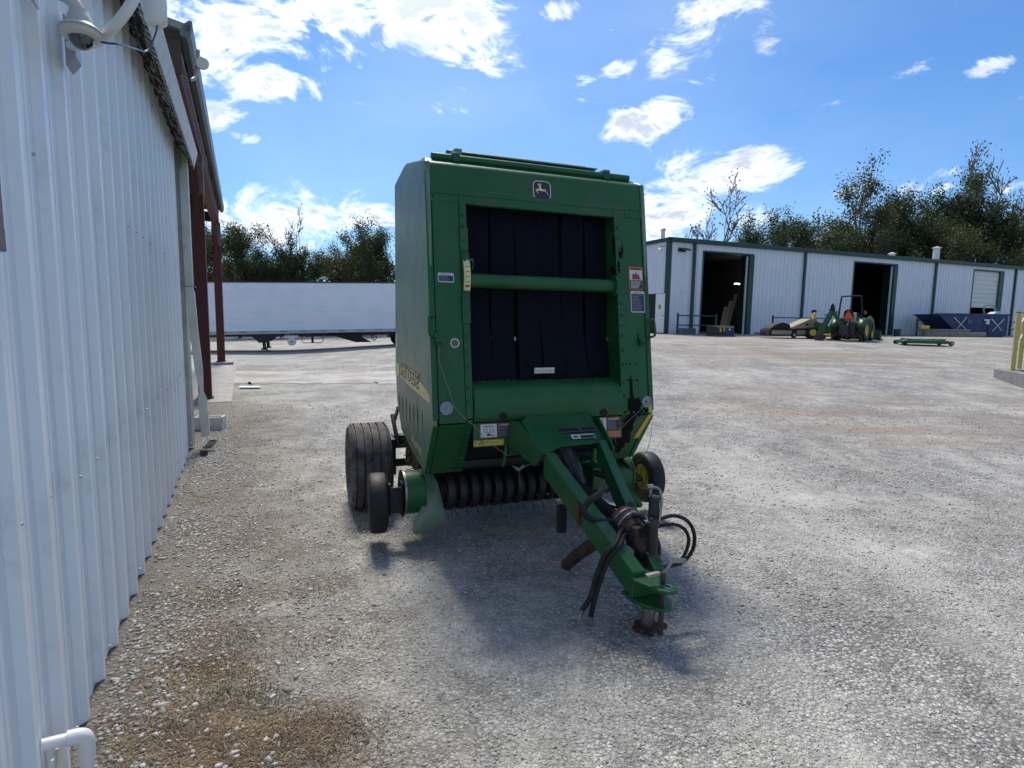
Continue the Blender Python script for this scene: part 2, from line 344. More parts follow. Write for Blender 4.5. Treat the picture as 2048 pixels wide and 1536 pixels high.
    h = mth('ADD', mth('MULTIPLY', mth('SUBTRACT', 1.0, v1.outputs['Distance']), mr(cover, 0, 1, 1.0, .35)), mth('MULTIPLY', mth('SUBTRACT', 1.0, v2.outputs['Distance']), .35))
    h = mth('ADD', h, mth('MULTIPLY', mid, 1.4)); h = mth('ADD', h, mth('MULTIPLY', sp.outputs[1], .5))
    bp = N.new('ShaderNodeBump'); bp.inputs['Strength'].default_value = .9; bp.inputs['Distance'].default_value = .020; L.new(h, bp.inputs['Height']); L.new(bp.outputs[0], b.inputs['Normal'])
    return m
GM = ground_material()
xs, ys = axis_pts(); XX, YY = np.meshgrid(xs, ys); ZZ = terrain(XX, YY)
me = bpy.data.meshes.new('ground'); nx, ny = len(xs), len(ys)
vv = np.stack([XX.ravel(), YY.ravel(), ZZ.ravel()], 1)
ff = [(j*nx+i, j*nx+i+1, (j+1)*nx+i+1, (j+1)*nx+i) for j in range(ny-1) for i in range(nx-1)]
me.from_pydata(vv.tolist(), [], ff); me.materials.append(GM); me.polygons.foreach_set('use_smooth', [True]*len(ff))
g = bpy.data.objects.new('ground', me); col.objects.link(g); g['kind'] = 'structure'

def ground_sheet(name, pts, m, lift=.012, nu=30, nv=4, ragged=.0):
    """quad p0..p3 draped on the terrain"""
    mb = MB(); p = [V(q).to_2d() if len(q) > 2 else V(q) for q in pts]; vs = []
    for i in range(nu+1):
        for j in range(nv+1):
            u, v = i/nu, j/nv; q = (p[0]*(1-u)+p[1]*u)*(1-v)+(p[3]*(1-u)+p[2]*u)*v
            if ragged and j in (0, nv): q = q+V((random.uniform(-1, 1), random.uniform(-1, 1)))*ragged
            vs.append((q.x, q.y, tz(q.x, q.y)+lift))
    mb.add(vs, [(i*(nv+1)+j, (i+1)*(nv+1)+j, (i+1)*(nv+1)+j+1, i*(nv+1)+j+1) for i in range(nu) for j in range(nv)])
    o = mb.build(name, m); o['kind'] = 'structure'; return o
APRON = mat('worn_concrete_strip', (.42, .41, .39), .9, var=(.33, .31, .28), vs=1.6, bump=.3, bs=50, grime=(.27, .235, .195), gs=.9, gth=(.45, .62))
ground_sheet('path', [(-7.15, 14.1), (1.5, 15.4), (2.1, 18.9), (-8.8, 17.3)], APRON, .008, 70, 6, .16)

# ------------------------------------------------------------------ loose stones (stuff)
def stones(name, n, region, smin, smax, m, dens=None, flat=.62, sink=.3, power=2.2):
    ico = bmesh.new(); bmesh.ops.create_icosphere(ico, subdivisions=1, radius=1); bv = np.array([v.co[:] for v in ico.verts]); bf = np.array([[v.index for v in f.verts] for f in ico.faces]); ico.free()
    shp = []
    for k in range(10):
        d = bv*(1+rng.uniform(-.42, .34, (len(bv), 1))); d = d*np.array([1, rng.uniform(.55, .95), rng.uniform(.32, .60)]); shp.append(d)
    shp = np.array(shp)
    X, Y = region(n)
    if dens is not None:
        k = rng.random(len(X)) < dens(X, Y); X, Y = X[k], Y[k]
    n = len(X); s = smin+(smax-smin)*rng.random(n)**power
    base = shp[rng.integers(0, 10, n)]*s[:, None, None]
    a = rng.random(n)*2*pi; tl = rng.normal(0, .30, n); ca, sa = np.cos(a), np.sin(a); ct, st = np.cos(tl), np.sin(tl)
    y1 = base[:, :, 1]*ct[:, None]-base[:, :, 2]*st[:, None]; z1 = base[:, :, 1]*st[:, None]+base[:, :, 2]*ct[:, None]; x1 = base[:, :, 0]
    px = x1*ca[:, None]-y1*sa[:, None]+X[:, None]; py = x1*sa[:, None]+y1*ca[:, None]+Y[:, None]; pz = z1+(terrain(X, Y)+s*sink*.6)[:, None]
    verts = np.stack([px, py, pz], 2).reshape(-1, 3); nv = len(bv)
    faces = (bf[None]+(np.arange(n)*nv)[:, None, None]).reshape(-1, 3)
    me = bpy.data.meshes.new(name); me.vertices.add(len(verts)); me.vertices.foreach_set('co', verts.ravel())
    me.loops.add(faces.size); me.loops.foreach_set('vertex_index', faces.ravel().astype(np.int32))
    me.polygons.add(len(faces)); me.polygons.foreach_set('loop_start', np.arange(0, faces.size, 3, dtype=np.int32)); me.update(calc_edges=True)
    me.materials.append(m); o = bpy.data.objects.new(name, me); col.objects.link(o); o['kind'] = 'stuff'; return o
def stone_mat():
    m = bpy.data.materials.new('limestone_chips'); m.use_nodes = True; nt = m.node_tree; N = nt.nodes; L = nt.links; b = N['Principled BSDF']
    g = N.new('ShaderNodeNewGeometry'); r = N.new('ShaderNodeValToRGB'); L.new(g.outputs['Random Per Island'], r.inputs[0])
    e = r.color_ramp.elements; e[0].position = 0; e[0].color = (.20, .19, .175, 1); e[1].position = 1; e[1].color = (.54, .525, .50, 1)
    for p, c in ((.2, (.29, .28, .265, 1)), (.45, (.37, .36, .345, 1)), (.58, (.40, .36, .30, 1)), (.66, (.44, .43, .415, 1)), (.85, (.49, .48, .465, 1))):
        q = e.new(p); q.color = c
    n = N.new('ShaderNodeTexNoise'); n.inputs['Scale'].default_value = 60; n.inputs['Detail'].default_value = 4
    mm = N.new('ShaderNodeMix'); mm.data_type = 'RGBA'; mm.blend_type = 'MULTIPLY'; mm.inputs['Factor'].default_value = .7; L.new(r.outputs[0], mm.inputs['A']); 
    rr = N.new('ShaderNodeMapRange'); rr.inputs['From Min'].default_value = .3; rr.inputs['From Max'].default_value = .7; rr.inputs['To Min'].default_value = .6; rr.inputs['To Max'].default_value = 1.1; L.new(n.outputs[0], rr.inputs['Value']); L.new(rr.outputs[0], mm.inputs['B'])
    L.new(mm.outputs['Result'], b.inputs['Base Color']); b.inputs['Roughness'].default_value = .75
    return m
SM = stone_mat()
def rnd_noise(X, Y, s, seed=0):
    r_ = np.random.default_rng(seed); o = 0
    for k in range(5):
        a, b_, p = r_.uniform(-1, 1), r_.uniform(-1, 1), r_.uniform(0, 6.28); q = s*(1+k*.7)
        o = o+np.sin((a*X+b_*Y)*q*2.2+p+1.3*np.sin((b_*X-a*Y)*q*1.7))/(1+k*.4)
    return o/3.0
def view_wedge(y0, y1, pw=.5):
    def f(n):
        Y = y0+(y1-y0)*rng.random(n)**pw*1.0; X = Y*rng.uniform(-1.0, 1.0, n)+rng.uniform(-.4, .4, n); return X, Y
    return f
WO = np.array([.906, .423])
def offwall(X, Y): return X*.906+Y*.423 > -.60
stones('gravel', 68000, view_wedge(1.0, 5.2, .75), .0022, .0090, SM, lambda X, Y: np.where(offwall(X, Y), np.clip(.42+.60*rnd_noise(X, Y, 1.1, 3), .05, 1), 0))
stones('gravel_fine', 42000, view_wedge(3.0, 11.0, .8), .006, .018, SM, lambda X, Y: np.where(offwall(X, Y) , np.clip(.5+.6*rnd_noise(X, Y, .9, 5), .05, 1), 0), sink=.1)
def wallband(n):
    s = 1.0+8.5*rng.random(n)**.8; w = -.62+np.abs(rng.normal(0, .42, n)); return -.423*s+.906*w, .906*s+.423*w
stones('rocks', 90, wallband, .018, .030, SM, None, sink=.1, power=1.5)
stones('wall_gravel', 24000, wallband, .003, .018, SM, lambda X, Y: np.clip(.42+.75*rnd_noise(X, Y, 1.7, 8), .06, 1), sink=.2, power=2.8)

# dead grass and weeds (stuff)
def grass(name, n, region, hmin, hmax, m, lean=1.0):
    X, Y = region(n); n = len(X); vs = []; fs = []
    for i in range(n):
        a = random.uniform(0, 2*pi); h = random.uniform(hmin, hmax); l = h*random.uniform(.4, 1.6)*lean; w = random.uniform(.0009, .0024)
        x, y = X[i], Y[i]; z = tz(x, y); dx, dy = cos(a), sin(a); b_ = len(vs); ax, ay = -dy*w, dx*w
        vs += [(x-ax, y-ay, z), (x+ax, y+ay, z), (x+dx*l*.45-ax, y+dy*l*.45-ay, z+h*.75), (x+dx*l*.45+ax, y+dy*l*.45+ay, z+h*.75), (x+dx*l, y+dy*l, z+h*random.uniform(.3, 1))]
        fs += [(b_, b_+1, b_+3, b_+2), (b_+2, b_+3, b_+4)]
    o = MB().add(vs, fs).build(name, m, smooth=0); o['kind'] = 'stuff'; return o
STRAW = mat('straw', (.23, .170, .100), .9, var=(.11, .080, .052), vs=3, vth=(.4, .6), island=.45)
WEED = mat('weed_green', (.06, .085, .025), .85, island=.4)
def patches(ps):
    def f(n):
        w = np.array([p[4] for p in ps], float); k = rng.choice(len(ps), n, p=w/w.sum()); P_ = np.array(ps)
        r_ = rng.normal(0, .5, (n, 2)); X = P_[k, 0]+r_[:, 0]*P_[k, 2]; Y = P_[k, 1]+r_[:, 1]*P_[k, 3]
        ok = offwall(X, Y); return X[ok], Y[ok]
    return f
pp = [(-1.30, 2.20, .40, .28, 4), (-1.0, 2.10, .45, .20, 4), (-1.45, 2.6, .35, .22, 2), (-.75, 2.2, .22, .16, 1.0), (-1.6, 2.9, .35, .2, 1), (-1.8, 3.3, .4, .25, 1), (-2.35, 4.5, .5, .5, 1.2), (-2.7, 5.3, .5, .5, 1.2),
      (-3.2, 6.2, .5, .6, 1.2), (-3.8, 7.6, .5, .5, .8), (-1.2, 3.4, .3, .2, .4), (-.95, 2.9, .3, .2, .4), (-1.9, 4.1, .5, .3, .6), (-4.0, 9, .8, .8, .8)]
grass('dry_grass', 26000, patches(pp), .002, .013, STRAW, 2.4)
grass('straw_wisps', 1500, patches(pp), .004, .014, mat('pale_straw', (.27, .21, .12), .9, island=.4), 3.0)
grass('weeds', 900, patches([(-1.2, 2.4, .25, .10, 3), (-1.35, 2.55, .2, .10, 2), (-2.2, 5.3, .3, .3, 1), (-1.7, 3.7, .3, .3, 1), (12.5, 16.5, 1.5, 1.0, 6)]), .006, .026, WEED, 1.2)

# ================================================================== ROUND BALER
T = .1496                                   # rake of the front: y = (z-1)*T
cr, sr = cos(math.atan(T)), sin(math.atan(T))
NF = V((0, -cr, sr)); UF = V((0, sr, cr))
def fr(x, z, off=0): return V((x, (z-1)*T, z))+NF*off
BY = R(20.93)
baler = thing('round_baler', 'green round hay baler with black belts, yellow striped side and drawbar resting on its jack', 'hay baler', (.291, 4.191, 0), BY)
def bp(name, mb, m, parent=baler, **k): return mb.build(name, m, parent, **k)
def fplate(poly, th, off=0, mb=None):
    return (mb or MB()).prism([fr(x, z, off) for x, z in poly], NF*th)
def frect(x0, x1, z0, z1, th, off=0, mb=None): return fplate([(x0, z0), (x1, z0), (x1, z1), (x0, z1)], th, off, mb)

# side shields
side_prof = [(.245, 2.775), (.30, 2.80), (.93, 2.925), (1.05, 2.925), (1.50, 2.87), (1.52, 1.25), (1.45, .94), (1.23, .70), (.71, .61), (.275, .565), (.0, .96), (.003, 1.02)]
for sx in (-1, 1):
    bp('side_shield', MB().prism([(sx*.885, y, z) for y, z in side_prof], (-sx*.035, 0, 0)), GFADE_GLARE, bevel=.012, label='faded, glare-lightened left side panel with yellow stripe' if sx < 0 else None)
    # front flange of the shield (darker, clean paint without the glare tint)
    fl = MB(); fplate([(sx*.888, 1.0), (sx*.849, 1.0), (sx*.849, 2.71), (sx*.888, 2.71)], .012, .0, fl)
    fl.prism([(sx*.889, -.003, .962), (sx*.848, -.003, .962), (sx*.848, .27, .565), (sx*.889, .27, .565)], (0, -.010, -.006))
    bp('shield_flange', fl, GREEN, bevel=.003)
# inner sheet metal body
bp('chamber', MB().prism([(-.62, .50, 2.72), (-.62, 1.5, 2.80), (-.62, 2.35, 2.55), (-.62, 2.80, 1.95), (-.62, 2.72, 1.30), (-.62, 2.2, .80), (-.62, 1.0, .62), (-.62, .50, .62)], (1.24, 0, 0)), GDARK, bevel=.02)
bp('frame_side', MB().box(-.845, -.622, .30, 1.40, .72, 2.66).box(.622, .845, .30, 1.40, .72, 2.66), GDARK)
# columns
for sx in (-1, 1):
    a, b_ = sorted((sx*.843, sx*.652))
    bp('front_panel', frect(a, b_, .975, 2.555, .006), GREEN, bevel=.002)
    # lower front panel folding back under the knee
    lw = MB().prism([(a, -.006, .968), (b_, -.006, .968), (b_, .283, .558), (a, .283, .558)], (0, -.008, -.005)); bp('lower_panel', lw, GREEN, bevel=.002)
    c_, d_ = sorted((sx*.650, sx*.600))
    st = frect(c_, d_, 1.0, 2.56, .010, .002); st.prism([(c_, -.010, .995), (d_, -.010, .995), (d_, .283, .556), (c_, .283, .556)], (0, -.010, -.004))
    bp('corner_angle', st, GREEN, bevel=.002)
    c2, d2 = sorted((sx*.655, sx*.596))
    bp('splice_plate', (frect(c2, d2, 2.17, 2.33, .010, .013) if sx < 0 else frect(c2, d2, 1.66, 2.35, .010, .013)), GREEN, bevel=.002)
    if sx < 0:
        bp('splice_plate', frect(c2, d2, 1.66, 1.86, .010, .013), GREEN, bevel=.002)
    # inner wall of the opening
    bp('opening_cheek', MB().prism([(sx*.600, .02, 1.03), (sx*.600, .235, 2.50), (sx*.600, .62, 2.50), (sx*.600, .50, 1.03)], (sx*.02, 0, 0)), GREEN)
    bl = []
    for z in (2.42, 2.34, 2.24, 2.10, 1.83, 1.74, 1.58, 1.47, 1.36, 1.22, 1.12, .985):
        bl.append(fr(sx*.627, z, .022))
    for z, x in ((.992, .70), (.992, .79), (2.50, .64), (2.55, .835)):
        bl.append(fr(sx*x, z, .006))
    for z in (.90, .80, .68): bl.append(V((sx*.627, -.016+(.965-z)*.715, z)))
    bme = bpy.data.meshes.get('bolt') or MB().cyl((0, 0, 0), NF*.010, .0105, n=6).mesh('bolt', GREEN)
    for p in bl: inst(bme, 'bolt', baler, p)
# top hood: bent sheet going over the top
mb = MB(); prof = [fr(0, 2.505), fr(0, 2.735)]
c0 = fr(0, 2.735)
for k in range(1, 9):
    a = R(90-8.5)*k/8; prof.append(c0+UF*(.070*sin(a))-NF*(.070*(1-cos(a))))
prof += [V((0, .38, 2.828)), V((0, .85, 2.885)), V((0, 1.5, 2.86))]
pv = [(p+NF*.008) for p in prof]
n_ = len(pv); vs = [V((-.862, p.y, p.z)) for p in pv]+[V((.846, p.y, p.z)) for p in pv]
vs += [v+V((0, .012, -.010)) for v in vs]
fs = []
for i in range(n_-1): fs += [(i, i+1, n_+i+1, n_+i), (2*n_+i, 3*n_+i, 3*n_+i+1, 2*n_+i+1)]
fs += [(0, n_, 3*n_, 2*n_)]+[(i, 2*n_+i, 2*n_+i+1, i+1) for i in range(n_-1)]+[(n_+i, n_+i+1, 3*n_+i+1, 3*n_+i) for i in range(n_-1)]
mb.add(vs, fs); 
fplate([(-.848, 2.56), (.85, 2.56), (.85, 2.60), (-.848, 2.60)], .008, .004, mb); fplate([(.70, 2.505), (.85, 2.51), (.85, 2.57), (.70, 2.57)], .008, .004, mb)
bp('top_hood', mb, GREEN, bevel=.002)
bp('white_edge', MB().tube([(-.858, .262, 2.69), (-.858, .255, 2.75), (-.858, .285, 2.79), (-.858, .33, 2.805)], .006, 6, smooth=4), WCLEAN, label='white rubber edging showing at the hood corner')
# bars across the top
for y, z, x0, x1, r_, mm in ((.38, 2.846, -.81, .815, .028, GREEN), (.56, 2.910, -.60, .60, .022, GFADE_GLARE), (.70, 2.965, -.617, .578, .030, GDARK)):
    bp('roof_bar', MB().cyl((x0, y, z), (x1, y, z), r_, n=14), mm)
bp('roof_plate', MB().box(-.56, .60, .50, .75, 2.925, 2.935).box(-.615, -.56, .46, .72, 2.89, 2.945).box(.60, .66, .40, .66, 2.86, 2.905), GFADE_GLARE, bevel=.003)
for x in (-.635, .60): bp('bar_clamp', MB().box(x-.030, x+.030, .345, .43, 2.815, 2.880).box(x-.02, x+.02, .38, .46, 2.80, 2.895), GDARK, bevel=.006)
bp('rubber_flap', MB().box(-.62, .64, .235, .25, 2.50, 2.515), RUB)
# belts: six, slightly wavy, each its own part
for k in range(6):
    xc = -.487+.1955*k; mb = MB(); vs = []; nb = 26
    ph = k*1.7
    for i in range(nb+1):
        z = 1.05+(2.56-1.05)*i/nb
        y = .20+(z-1.3)*.118+.012*sin(z*4+ph)+(.010 if k % 2 else 0)
        if z < 1.6: y -= .035*sin(pi*min(1, (1.6-z)/.55))
        wob = .007*sin(z*2.6+ph)
        for x, dy in ((-.091, 0), (.091, 0), (.091, .008), (-.091, .008)): vs.append((xc+x+wob, y+dy, z))
    fs = []
    for i in range(nb):
        for j in range(4): fs.append((i*4+j, i*4+(j+1) % 4, (i+1)*4+(j+1) % 4, (i+1)*4+j))
    bp('belt', MB().add(vs, fs), BELT)
bp('steel_roller', MB().cyl((-.60, .30, 1.545), (.60, .30, 1.545), .045, n=20), BRIGHT)
for y, z in ((.56, 2.56), (.36, 1.15)): bp('drive_roller', MB().cyl((-.60, y, z), (.60, y, z), .10, n=24), BLACK)
lc = MB()
for k in range(15): lc.box(-.071+k*.0112, -.064+k*.0112, .158, .168, 1.295, 1.338)
lc.cyl((-.074, .162, 1.316), (.094, .162, 1.316), .006, n=8); bp('belt_lacing', lc, BRIGHT)
# horizontal tube across the opening with flange
yt, zt = .172, 1.967
bp('cross_tube', MB().cyl((-.60, yt-.005, zt), (.575, yt, zt), .051, n=24), GREEN)
bp('tube_flange', MB().cyl((.575, yt, zt), (.598, yt, zt), .085, n=24).cyl((.560, yt, zt), (.575, yt, zt), .060, n=24), GREEN, bevel=.003)
# bale size gauge: bowed yellow scale with pointer
mb = MB(); vs = []; K = 12
for i in range(K+1):
    t = i/K; z = 1.885+.25*t; off = .015+.030*sin(pi*t)
    vs += [fr(-.640, z, off), fr(-.592, z, off)]
mb.add(vs, [(2*i, 2*i+1, 2*i+3, 2*i+2) for i in range(K)]); ga = bp('gauge_scale', mb, YELP)
sm = ga.modifiers.new('solid', 'SOLIDIFY'); sm.thickness = .004; sm.offset = -1
mk = MB()
for t in (.33, .47, .61, .75): z = 2.135-.25*t; frect(-.628, -.600, z-.002, z+.002, .001, .0165+.030*sin(pi*t), mk)
mk.build('scale_marks', DECK, ga); t = .86; frect(-.630, -.600, 2.135-.25*t-.007, 2.135-.25*t+.007, .001, .0175+.030*sin(pi*t)).build('red_mark', DECR, ga)
bs_ = MB(); vs = []
for i in range(K+1):
    t = i/K; z = 1.86+.31*t; off = .008+.030*sin(pi*t); vs += [fr(-.648, z, off), fr(-.590, z, off)]
bs_.add(vs, [(2*i, 2*i+1, 2*i+3, 2*i+2) for i in range(K)]); bs2 = bp('gauge_backing', bs_, GREEN); s2 = bs2.modifiers.new('solid', 'SOLIDIFY'); s2.thickness = .005; s2.offset = -1
bp('gauge_pointer', MB().prism([fr(-.610, 2.098, .052), fr(-.575, 2.112, .045), fr(-.568, 2.100, .045), fr(-.575, 2.090, .045)], NF*.004).tube([fr(-.572, 2.10, .045), fr(-.566, 2.07, .03), fr(-.568, 2.04, .01)], .005, 6), GREEN)
# ledge panel under the belts
lp_ = [(.30, 1.245), (.14, 1.245), (.05, 1.222), (.0, 1.170), (-.022, 1.10), (-.028, 1.02), (-.022, .985), (-.010, .975), (.30, .96)]
mb = MB(); n_ = len(lp_)
mb.prism([(-.595, y, z) for y, z in lp_], (1.205, 0, 0)); bp('belt_ledge', mb, GREEN, bevel=.012, smooth=50)
for x, z in ((-.385, 1.012), (.428, 1.004)):
    bp('port_hole', MB().lathe([(.030, 0), (.030, -.004), (.020, -.006), (.019, .012), (0, .012)], (x, -.030, z), 'y', 20).cyl((x, -.0335, z-.0), (x, -.028, z), .024, n=20), BLACK)
# plate that carries the warning labels
mb = frect(-.60, .60, .80, .968, .006, -.012); bp('crossmember', mb, GREEN, bevel=.003)
# front details: knotter boxes, disc rollers, twine, reflector, hooks
for x, z, r_, lab in ((-.792, 1.083, .046, None), (.820, 1.070, .043, None)):
    d = bp('twine_disc', MB().lathe([(0, -.022), (.012, -.022), (.014, -.012), (r_*.8, -.012), (r_*.85, -.018), (r_, -.018), (r_, 0)], fr(x, z, .006), 'y', 28), GREYP)
    MB().lathe([(0, -.032), (.008, -.032), (.009, -.02)], fr(x, z, .006), 'y', 10).build('hub_nut', STEEL, d)
bp('reflector', MB().lathe([(0, -.006), (.026, -.006), (.026, 0)], fr(-.715, 1.527, .006), 'y', 28), mat('smoked_reflector', (.12, .10, .085), .3))
bp('reflector_ring', MB().lathe([(.026, -.007), (.033, -.007), (.033, 0)], fr(-.715, 1.527, .006), 'y', 28), DECW)
for x in (-.832, .800):
    h = frect(x-.026, x+.026, 1.545, 1.60, .012, .006); frect(x-.024, x+.024, 1.51, 1.555, .030, .010, h)
    hk = bp('twine_guide', h, GREEN, bevel=.003)
    frect(x-.016, x+.016, 1.518, 1.530, .002, .0405).build('guide_slot', BLACK, hk)
hl = MB()
for z, x in ((1.625, -.845), (1.625, -.825), (1.63, .775), (1.63, .80)): p = fr(x, z, .006); hl.cyl(p, p+NF*.004, .006, n=8)
bp('rivet', hl, GDARK)
for sx, yy in ((-1, .02), (1, -.02)):
    bp('latch_handle', MB().tube([(sx*.862, .105, 1.70), (sx*.895, .06, 1.71), (sx*.900, .045, 1.66), (sx*.900, .035, 1.59), (sx*.862, .07, 1.57)], .010, 8, smooth=3), GREEN)
bh = MB()
for x, z in ((.655, 1.365), (.690, 1.367), (.745, 1.367), (.665, 1.24), (.705, 1.235), (.748, 1.237)): p = fr(x, z, .0065); bh.cyl(p, p+NF*.0012, .010, n=10)
bp('bolt_holes', bh, BLACK)
tw = MB().tube([fr(-.832, 1.515, .035), fr(-.835, 1.40, .03), fr(-.80, 1.28, .04), fr(-.765, 1.17, .045), fr(-.735, 1.08, .045), fr(-.66, 1.0, .04), fr(-.60, .95, .03), fr(-.52, .86, .02), (-.45, -.06, .80), (-.36, -.10, .74)], .0019, 5, smooth=5)
bp('twine_strand', tw, TWINE); tw = MB().tube([fr(.820, 1.07, .03), fr(.74, 1.0, .04), fr(.62, .92, .04), (.50, -.10, .84), (.44, -.2, .79)], .0017, 5, smooth=5)
bp('twine_strand', tw, TWINE); tw = MB().tube([(.860, -.03, 1.06), (.862, -.03, .85), (.855, .02, .66), (.84, .20, .50), (.82, .25, .42)], .0019, 5, smooth=5)
bp('twine_strand', tw, TWINE)
# grease stain: ragged raised film
def splat(cx, cz, rx, rz_, n=26, seed=1, off=.0075, lower=False):
    r_ = random.Random(seed); pts = []
    for i in range(n):
        a = 2*pi*i/n; k = .62+.5*r_.random()
        pts.append((cx+rx*k*cos(a), cz+rz_*k*sin(a)))
    return fplate(pts, .0012, off)
g1 = splat(.715, 1.03, .070, .100, seed=3)
bp('grease_stain', g1, GREASE)
for a in ((.69, 1.11, .016, .17, 5), (.785, 1.00, .075, .022, 6), (.617, 2.11, .014, .06, 8), (.655, 2.27, .018, .07, 10), (.64, 2.22, .022, .05, 14)):
    bp('grease_stain', splat(*a[:4], seed=a[4], off=.0245 if a[0] < .65 else .0082), GREASE)
for z in (2.06, 2.28):
    q = splat(0, 0, .03, .07, seed=int(z*10)); bp('grease_stain', MB().prism([(.5985, .20+.028*cos(2*pi*k/14)*(.6+.6*((k*7) % 5)/5), z+.09*sin(2*pi*k/14)*(.7+.4*((k*3) % 4)/4)) for k in range(14)], (-.001, 0, 0)), GREASE)
r2 = random.Random(4); pts = []
for i in range(34):
    a = 2*pi*i/34; k = .62+.55*r2.random(); x = .705+.072*k*cos(a)-.02; z = .80+.21*k*sin(a); z = min(z, .966); z = max(z, .63); pts.append((x, -.020+(.965-z)*.665, z))
bp('grease_stain', MB().prism(pts, (0, -.010, -.006)), GREASE)
# open mouth of the shroud, torn dirt along seams
cf = MB(); r5 = random.Random(21)
for k in range(240):
    x = r5.uniform(-.58, .58); y = r5.choice((.10, .16, .20))+r5.uniform(-.03, .03); c_ = V((x, y, 1.249)); d = V((r5.uniform(-1, 1), r5.uniform(-1, 1), r5.uniform(0, .25))).normalized()*r5.uniform(.006, .028); cf.tube([c_, c_+d], .0012, 3)
q = bp('hay_chaff', cf, HAY, smooth=0); q['kind'] = 'stuff'
# decals ---------------------------------------------------------
def rrect(x0, x1, z0, z1, r_, n=4):
    o = []
    for cx, cz, a0 in ((x1-r_, z1-r_, 0), (x0+r_, z1-r_, 90), (x0+r_, z0+r_, 180), (x1-r_, z0+r_, 270)):
        for k in range(n+1): a = R(a0+90*k/n); o.append((cx+r_*cos(a), cz+r_*sin(a)))
    return o
def fdecal(name, poly, m, off, parent=baler): return fplate(poly, .0008, off).build(name, m, parent, smooth=0)
def ftext(s, size, x, z, off, m, parent, align='LEFT', bold=0): 
    text_mb(s, size, fr(x, z, off), (1, 0, 0), UF, align=align, bold=bold).build('lettering', m, parent, smooth=0)
def greek(x0, x1, z0, z1, rows, off, m, parent, seed=1):
    r_ = random.Random(seed); mb = MB(); h = (z1-z0)/rows
    for i in range(rows):
        x = x0; z = z1-(i+1)*h+h*.25; end = x1-(x1-x0)*(r_.random()*.35)
        while x < end-.004:
            w = r_.uniform(.006, .016); x2 = min(x+w, end); fplate([(x, z), (x2, z), (x2, z+h*.5), (x, z+h*.5)], .0003, off, mb); x = x2+.003
    mb.build('small_print', m, parent, smooth=0)
# deer emblem on the hood
em = bp('emblem', fplate(rrect(-.078, .066, 2.585, 2.722, .035, 5), .002, .009), YELP)
fdecal('emblem_field', rrect(-.0715, .0595, 2.5915, 2.7155, .031, 5), DECN, .0112, em)
deer = [(-.060, -.006), (-.052, .004), (-.040, .010), (-.028, .012), (-.022, .018), (-.020, .030), (-.030, .030), (-.034, .034), (-.022, .040), (-.014, .040), (-.010, .034), (-.006, .022), (.000, .012), (.018, .008), (.030, .006), (.036, .014), (.040, .012), (.037, .000), (.046, -.012), (.056, -.026), (.064, -.040), (.058, -.036), (.046, -.022), (.034, -.010), (.012, -.006), (-.004, -.008), (-.022, -.006), (-.036, -.002), (-.044, -.008), (-.036, -.022), (-.028, -.030), (-.034, -.030), (-.044, -.020), (-.054, -.008)]
dz = 2.652; k_ = .86
dm = fplate([(-.008+x*k_, dz+z*k_) for x, z in deer], .0008, .0122)
for (x0, z0, x1, z1) in ((-.022, .040, -.030, .060), (-.026, .050, -.040, .056), (-.018, .040, -.012, .060), (-.015, .050, -.002, .056), (-.024, .045, -.044, .046), (-.016, .045, .004, .046)):
    d = V((x1-x0, z1-z0)).normalized().orthogonal()*.0042
    fplate([(-.008+(x0+d.x)*k_, dz+(z0+d.y)*k_), (-.008+(x1)*k_, dz+z1*k_), (-.008+(x0-d.x)*k_, dz+(z0-d.y)*k_)], .0008, .0122, dm)
dm.build('leaping_deer', YELP, em, smooth=0)
# small label on the left column
lb = bp('instruction_label', fplate(rrect(-.818, -.705, 1.945, 2.010, .010), .001, .0075), DECW)
fdecal('label_field', [(-.812, 1.952), (-.711, 1.952), (-.711, 1.992), (-.812, 1.992)], DECN, .0088, lb); greek(-.800, -.722, 1.955, 1.988, 4, .0098, DECG, lb, 2); ftext('IMPORTANT', .012, -.762, 1.996, .009, DECK, lb, 'CENTER')
# warning label with flames, right column
wl = bp('warning_label', fplate(rrect(.715, .842, 1.945, 2.122, .008), .001, .0075), ORANGE)
fdecal('picture_field', [(.722, 2.020), (.835, 2.020), (.835, 2.095), (.722, 2.095)], DECW, .0088, wl)
fl_ = [(.742, 2.024), (.745, 2.048), (.738, 2.066), (.752, 2.056), (.756, 2.078), (.766, 2.058), (.775, 2.086), (.782, 2.060), (.792, 2.080), (.796, 2.055), (.812, 2.066), (.806, 2.046), (.824, 2.024)]
fdecal('flames', fl_, DECR, .0098, wl); fdecal('text_field', [(.722, 1.952), (.835, 1.952), (.835, 2.014), (.722, 2.014)], DECK, .0088, wl); greek(.728, .828, 1.954, 2.010, 6, .0098, DECW, wl, 3); ftext('WARNING', .020, .782, 2.101, .009, DECK, wl, 'CENTER', .0006)
l2 = bp('instruction_label', fplate(rrect(.722, .850, 1.765, 1.932, .010), .001, .0075), DECW)
fdecal('label_field', [(.729, 1.773), (.843, 1.773), (.843, 1.912), (.729, 1.912)], DECN, .0088, l2); greek(.735, .832, 1.778, 1.908, 11, .0098, DECG, l2, 4); ftext('IMPORTANT', .013, .786, 1.917, .009, DECK, l2, 'CENTER')
